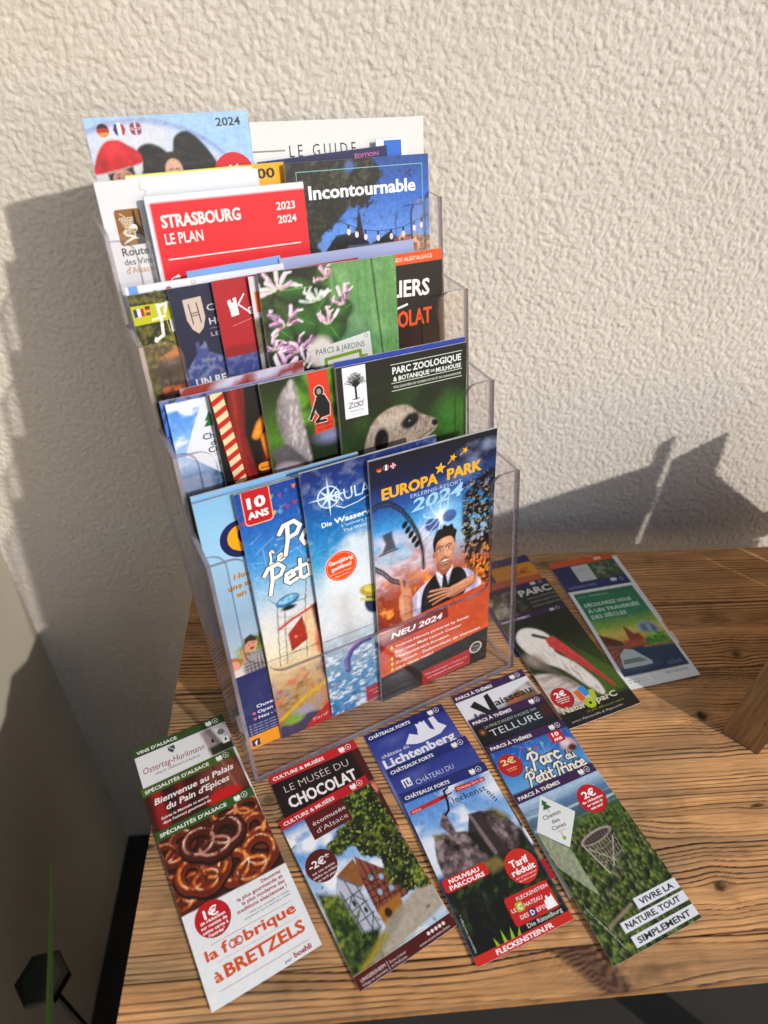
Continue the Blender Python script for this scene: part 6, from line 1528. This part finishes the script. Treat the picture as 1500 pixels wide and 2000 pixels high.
def art_stras():
    a = Art(13.3, 26.0, '#e0e2ea', .2)
    a.mix(a.pol([(.35, .45), (13.4, .45), (13.4, 27), (.35, 27)], .1), '#e02434'); a.mix(a.rampx(.5, 13) * 0 + np.clip((a.vn(1.5, seed=4) - .5) * 2, 0, 1) * .18 * a.ramp(.45, .6) * a.rampx(.35, .5), '#f04a54')
    W = '#f6e6e4'
    a.text('STRASBOURG', .95, 2.35, W, 6.5, .95, .05); a.text('LE PLAN', .98, 3.6, W, 3.1, .85, .015)
    a.text('2023', 10.65, 1.95, W, 1.7, .62, .02); a.text('2024', 10.65, 3.0, W, 1.7, .62, .02)
    a.line([(.95, 4.75), (12.5, 4.72)], .09, W)
    a.line([(.9, 6.9), (1.0, 6.3), (1.5, 6.1)], .3, W); a.ringv(1.75, 7.1, .5, .22, W, 14)
    a.text('OFFICE', 2.45, 6.3, W, 1.2, .38, .0); a.text('DE TOURISME', 2.45, 6.8, W, 2.2, .36, 0)
    a.text('VILLES', 6.5, 6.1, W, 1.25, .42, .02); a.line([(6.5, 6.25), (7.7, 6.22)], .05, W); a.text("D'ART", 6.6, 6.7, W, 1.1, .36, .0)
    a.line([(9.6, 6.5), (9.6, 6.0), (10.0, 5.8), (10.4, 6.0), (10.4, 6.5)], .1, '#e8a0a0'); a.line([(9.5, 6.55), (10.5, 6.55)], .12, '#e8a0a0'); a.line([(9.85, 6.0), (9.85, 6.5)], .06, '#e8a0a0'); a.line([(10.15, 6.0), (10.15, 6.5)], .06, '#e8a0a0')
    a.text('STRASBOURG', 10.7, 6.1, '#e8a4a6', 1.8, .3, -.015); a.text('GRANDE ÎLE', 10.7, 6.55, '#e8a4a6', 1.6, .3, -.015)
    return a

def art_incont():
    a = Art(14.1, 26.5, '#3a6ab4', .1)
    a.vgrad([(0, '#31589c'), (3, '#3f74c4'), (6, '#6a9ae0'), (7.5, '#86a6dc'), (8.5, '#1c2438')])
    tr = np.clip((a.pol([(-.1, -.1), (7.6, -.1), (9.0, 1.2), (8.3, 2.6), (7.6, 3.6), (5.4, 3.8), (4.4, 4.8), (3.2, 5.4), (2.2, 6.9), (2.6, 8.6), (-.1, 9)], 1.0) * 1.1 + a.vn(.32, seed=5) - .66) * 4, 0, 1)
    a.leaves(tr, '#0e1010', '#2a2a20', '#5a5440', .28, 7); a.mix(a.ell(6.0, .6, .4, .5, 40, .3) * .8, '#5a80c0')
    K = '#161c2c'
    a.mix(a.pol([(3.0, 7.4), (4.2, 6.1), (5.4, 6.0), (6.3, 6.0), (6.45, 4.8), (6.62, 4.0), (6.8, 4.8), (7.0, 6.2), (7.6, 7.2), (9, 6.6), (9.8, 6.2), (10.6, 7), (14.2, 7), (14.2, 9), (2.6, 9)], .1), K)
    b = a.pol([(10.1, 9), (10.2, 6.9), (11.2, 6.6), (13.2, 6.9), (14.2, 7.2), (14.2, 9)], .15); a.mix(b, '#a87868'); a.mix(b * np.clip((a.vn(.3, .45, seed=6) - .5) * 6, 0, 1), '#e8b48c'); a.mix(b * np.clip((a.vn(.22, .3, seed=8) - .55) * 8, 0, 1), '#3a3440')
    a.mix(a.pol([(4, 7.0), (9.9, 7.2), (9.9, 7.4), (4, 7.3)], .1) * .5, '#8a90a8')
    a.mix(a.ramp(8.0, 8.4) * np.clip((a.vn(.4, .2, seed=9) - .5) * 5, 0, 1) * .5, '#6a6a78')
    a.mix(a.ell(4.8, 7.6, .65, .75, 0, .15), '#c46a40'); a.mix(a.ell(4.7, 7.1, .7, .4, -10, .15), '#2a1812'); a.mix(a.ell(4.4, 7.6, .3, .7, 0, .2), '#2a1812')
    a.ringv; pts = [(4.6, 4.9), (5.5, 5.3), (6.3, 5.6), (7.2, 5.9), (8.5, 6.1), (9.9, 6.1), (11.2, 6.0), (12.4, 5.6), (14.1, 5.1)]
    a.line(pts, .05, '#141824')
    for x, y in pts[1:-1] + [(13.2, 5.4)]:
        a.rect(x - .09, y, x + .09, y + .35, '#14161e'); a.circ(x, y + .6, .19, '#e8dcdc', .28, 12)
    for x0, y0, x1, y1 in ((.95, .75, 13.4, .75), (.95, .75, .95, 8), (13.4, .75, 13.4, 8)): a.line([(x0, y0), (x1, y1)], .05, '#8ecfd0')
    a.text('Incontournable', 1.95, 2.95, '#f4f6fa', 10.7, 1.1, .045)
    return a

def art_route():
    a = Art(13.1, 26.5, '#dfdfe2', .2)
    a.rrect(.95, 2.05, 2.95, 4.7, .22, '#9a6a1c')
    W = '#f2ecd8'
    for i in range(5):
        for j in range(5 - i): a.ringv(1.35 + j * .22 + i * .11, 2.75 + i * .24, .1, .045, W, 8)
    a.line([(1.35, 2.35), (1.5, 2.45), (1.7, 2.6)], .05, W); a.line([(1.35, 3.75), (1.55, 3.6), (1.5, 3.9), (2.2, 4.1), (1.6, 4.35), (1.3, 4.5)], .16, W)
    a.vpoly([(2.35, 2.15), (2.48, 2.15), (2.55, 3.0), (2.8, 3.5), (2.85, 4.65), (2.25, 4.65), (2.3, 3.2)], '#120e08')
    a.circ(2.2, 3.45, .3, '#e8e4dc', .3, 16); a.vpoly([(1.93, 3.5), (2.47, 3.5), (2.35, 3.7), (2.05, 3.7)], '#b09a2c'); a.line([(2.2, 3.7), (2.22, 4.2)], .06, '#e8e4dc'); a.line([(2.0, 4.22), (2.4, 4.2)], .07, '#e8e4dc')
    a.text('Route', .9, 5.45, '#26282a', 2.1, .62, .02); a.text('des Vins', .9, 6.15, '#26282a', 2.2, .5, .01); a.text("d'Alsace", .9, 6.8, '#c8922e', 2.2, .5, .01)
    a.line([(3.4, .2), (3.3, .75), (3.75, .9), (3.5, 1.35), (3.9, 1.7), (4.4, 1.75)], .05, '#c8b47a')
    return a

def art_300():
    a = Art(13.1, 26.5, '#d8dc4a', .4); a.mix(a.rampx(9, 10), '#f0b41c'); a.rect(-.1, .12, 10.3, 3, '#e2e2e2'); a.text('1:300', 12.2, 1.1, '#1a1612', 3.2, .78, .05, al='r'); return a

def art_2024():
    a = Art(12.8, 30.0, '#b8cce8', .1)
    a.vgrad([(0, '#b4cdec'), (4, '#c4cfe8')]); a.mix(a.ell(3.4, 1.5, 3.6, 2.6, 0, 2.2) * .8, '#d8d8dc')
    a.mix(1 - a.ell(3.5, 9.0, 9.6, 8.9, 0, .1), '#a9c9ea'); a.mix((1 - a.ell(3.5, 9.0, 9.6, 8.9, 0, .1)) * 0 + a.ell(3.5, 9.0, 9.6, 8.9, 0, .1) * (1 - a.ell(3.5, 9.1, 9.4, 8.6, 0, .3)) * .6, '#7c94c8')
    # two figures in traditional headdress
    bow = np.clip(a.spol([(3.4, 3.9), (3.4, 2.4), (4.3, 1.9), (5.3, 2.2), (6.1, 2.8), (6.5, 1.6), (7.6, 1.2), (8.8, 2.2), (9.7, 3.7), (9.5, 4.5), (3.6, 4.6)], .15), 0, 1)
    a.mix(bow, '#1f1f20'); a.mix(bow * np.clip((a.vn(.9, .25, seed=3) - .52) * 5, 0, 1) * .5, '#48484a')
    a.mix(a.ell(6.0, 3.55, .95, 1.0, 0, .12), '#3a2a20'); a.mix(a.ell(6.05, 3.9, .7, .85, 0, .1), '#d8b09c'); a.mix(a.seg([(5.65, 3.85), (5.95, 3.8)], .08, .08), '#6a4a3a'); a.mix(a.seg([(6.2, 3.8), (6.5, 3.85)], .08, .08), '#6a4a3a')
    red = a.spol([(-.1, 3.7), (.3, 2.7), (.7, 2.1), (1.3, 1.6), (2.2, 1.55), (2.8, 1.9), (3.3, 2.2), (3.7, 2.7), (3.6, 3.2), (2.4, 3.45), (.6, 3.75)], .12)
    a.mix(a.pol([(0, 3.7), (3.7, 3.1), (3.6, 3.7), (3.3, 4.3), (.9, 4.8), (.2, 4.3)], .12), '#d2d2d2'); a.mix(red, '#c9182a'); a.mix(red * a.ell(1.6, 2.1, .8, .5, 0, .6) * .6, '#e84050'); a.mix(red * a.ell(.7, 3.1, .4, .5, 0, .5) * .5, '#8a0e1c')
    a.mix(a.pol([(.9, 3.8), (2.9, 3.4), (3.0, 4.4), (1.0, 4.8)], .15), '#2c2018'); a.mix(a.ell(2.0, 4.3, .8, .75, 0, .1), '#cc9c84'); a.mix(a.seg([(1.45, 3.95), (1.8, 3.88)], .07, .08), '#4a3428'); a.mix(a.seg([(2.2, 3.85), (2.55, 3.85)], .07, .08), '#4a3428'); a.mix(a.ell(1.65, 4.12, .12, .07, 0, .06), '#2a1c16'); a.mix(a.ell(2.4, 4.05, .12, .07, 0, .06), '#2a1c16')
    a.circ(11.0, 4.6, 1.75, '#d2182c', 1.7); a.vpoly([(10.3, 4.3), (10.7, 3.8), (11.0, 4.0), (11.4, 3.75), (11.3, 4.3), (11.0, 4.5)], '#eceaea')
    a.text('2024', 10.05, .98, '#3a3c44', 2.05, .6, .025)
    for k in range(3):
        x = 1.25 + k * 1.22; c1, c2, c3 = (('#2a2626', '#b8342c', '#d8a034'), ('#2c3a84', '#e4e6ee', '#b8383c'), ('#5a5a8a', '#b84a5a', '#dcd0d8'))[k]
        a.circ(x, .85, .46, c2)
        if k == 0: a.vpoly([(x - .44, .72), (x - .3, .5), (x, .4), (x + .3, .5), (x + .44, .72)], c1); a.vpoly([(x - .43, 1.0), (x + .43, 1.0), (x + .25, 1.23), (x, 1.3), (x - .25, 1.23)], c3)
        if k == 1: a.vpoly([(x - .46, .85), (x - .35, .55), (x - .15, .42), (x - .15, 1.28), (x - .35, 1.15)], c1); a.vpoly([(x + .46, .85), (x + .35, .55), (x + .15, .42), (x + .15, 1.28), (x + .35, 1.15)], c3)
        if k == 2:
            a.line([(x - .33, .55), (x + .33, 1.15)], .12, c1); a.line([(x + .33, .55), (x - .33, 1.15)], .12, c1); a.line([(x - .45, .85), (x + .45, .85)], .14, c3); a.line([(x, .4), (x, 1.3)], .14, c3); a.line([(x - .42, .85), (x + .42, .85)], .07, c2)
    return a

def art_guide():
    a = Art(16.8, 28.0, '#dcdcda', .4); a.line([(-.1, 2.2), (2.9, 2.2)], .12, '#8a8a88')
    a.text('LE GUIDE', 3.3, 2.75, '#26262a', 6.4, 1.0, .0, space=1.5); return a

def art_navy():
    a = Art(12.4, 26.5, '#20245e', .5); a.text('ÉDITION', 11.5, .7, '#c878a8', 2.4, .32, .02, al='r'); return a
def art_blue_tab():
    a = Art(3.2, 26.5, '#e4e6ea', .4); a.rect(.8, .12, 2.6, 5, '#2a76cc'); return a
def art_edge(w, c, c2=None):
    a = Art(w, 26.5, c, .5)
    if c2: a.mix(np.clip((a.vn(2, .6, seed=3) - .45) * 6, 0, 1), c2)
    return a

B = stand_brochure
# pocket 1, front
B('dark blue theme park brochure with yellow title and a man in a waistcoat', art_europa(), 0, 15.12, 28.68, 1.45, -.6, 2.4, .3, .10, .10)
B('blue water park brochure with compass emblem and round orange badge in the front pocket', art_rulantica(), 0, 9.13, 29.0, 2.1, .5, 2.95, .22, .10)
B('blue brochure with white handwritten title, bunting and red 10 ANS shield in the front pocket', art_petit(), 0, 3.69, 28.45, 2.7, .5, 3.25, .16, .08)
B('pale blue and navy brochure with an orange foot strip, leftmost in the front pocket', art_cigoland(), 0, .48, 28.35, 3.25, .4, 3.5, .14, .05)
B('plain sky blue brochure whose top edge runs behind the others of the front pocket', art_sky_plain(), 0, .55, 28.75, 3.72, 0, 3.8, .18)
# pocket 2
B('dark green zoo brochure with a meerkat head, right half of the second pocket', art_zoo(), 1, 14.66, 28.2, 1.2, -.7, 1.6, .2, .08)
B('green brochure with white fur and a red strip bearing a black ape, second pocket', art_singes(), 1, 8.11, 28.05, 1.8, .9, 2.0, .3)
B('black brochure with a red and cream striped pole in the second pocket', art_candy(), 1, 4.04, 27.9, 2.35, .6, 2.5, .14)
B('sky blue brochure with white kite shape and small green fir, leftmost in the second pocket', art_chemin(), 1, .75, 27.7, 2.8, -.3, 2.9, .14)
B('blue brochure with dark twigs, its edge showing at the far left of the second pocket', art_branches(), 1, .42, 27.95, 3.1, -.3, 3.2, .12)
B('brochure showing only a dark red top edge at the back of the second pocket', art_edge(10.5, '#9a3a34', '#c8c4d8'), 1, 2.2, 28.45, 3.45, 1.6, 3.5, .16)
B('bright blue brochure just behind the zoo brochure, only its top edge visible', art_edge(13.1, '#2a4aa4'), 1, 14.7, 28.62, 1.5, -.7, 1.8, .16)
# pocket 3
B('green brochure with honeysuckle flowers before painted planks, middle of the third pocket', art_parcs(), 2, 10.48, 28.18, 1.2, -.7, 1.5, .2, .08)
B('white brochure with an orange block beside the honeysuckle brochure', art_orange(), 2, 9.84, 27.94, 1.7, .3, 1.9, .12)
B('bright red brochure with a white castle emblem in the third pocket', art_kred(), 2, 6.9, 27.95, 2.1, .8, 2.2, .12)
B('navy brochure with a cream shield emblem and castle hill in the third pocket', art_hoh(), 2, 3.42, 27.8, 2.5, .8, 2.6, .12)
B('forest brochure with yellow green strip and white gothic letter, leftmost in the third pocket', art_fleck_broch(), 2, .45, 27.7, 2.85, .8, 2.9, .12)
B('dark chocolate brochure with orange top strip at the right end of the third pocket', art_choc_broch(), 2, 15.4, 27.95, 2.0, -.2, 2.3, .14)
B('white brochure with small blue block, top edge showing at the left of the third pocket', art_tier2_back(0), 2, .42, 28.25, 3.2, .5, 3.3, .12)
B('light blue brochure with only its top edge showing below the red city map', art_tier2_back(1), 2, 5.4, 28.75, 3.45, 1.6, 3.5, .12)
B('lavender brochure with only its top edge showing behind the honeysuckle brochure', art_tier2_back(2), 2, 13.2, 28.75, 3.3, .2, 3.4, .14)
# pocket 4
B('bright red city map brochure reading STRASBOURG LE PLAN in the top pocket', art_stras(), 3, 3.69, 26.6, 1.2, -.1, 1.5, .35)
B('blue evening photo brochure reading Incontournable with light bulbs, right half of the top pocket', art_incont(), 3, 15.8, 28.04, 2.0, -.7, 2.2, .3, .06)
B('white brochure with a brown square of grapes, bottle and glass, leftmost in the top pocket', art_route(), 3, .45, 27.86, 2.4, -.1, 2.5, .12)
B('brochure with lime top edge and yellow corner reading 300, behind the white one', art_300(), 3, 2.9, 28.12, 2.7, .2, 2.8, .12)
B('navy brochure with slanting top edge behind the evening photo brochure', art_navy(), 3, 13.83, 28.27, 3.1, 2.4, 3.2, .12)
B('white brochure with a bright blue block peeking out above the evening photo brochure', art_blue_tab(), 3, 25.2, 29.3, 3.2, -.5, 3.3, .08)
B('pale blue brochure with two women in red and black headdresses, tallest at the left', art_2024(), 3, .94, 32.1, 3.65, -.1, 3.7, .14)
B('wide white booklet reading LE GUIDE, tallest at the right back', art_guide(), 3, 13.88, 31.23, 3.95, -1.1, 3.95, .2)
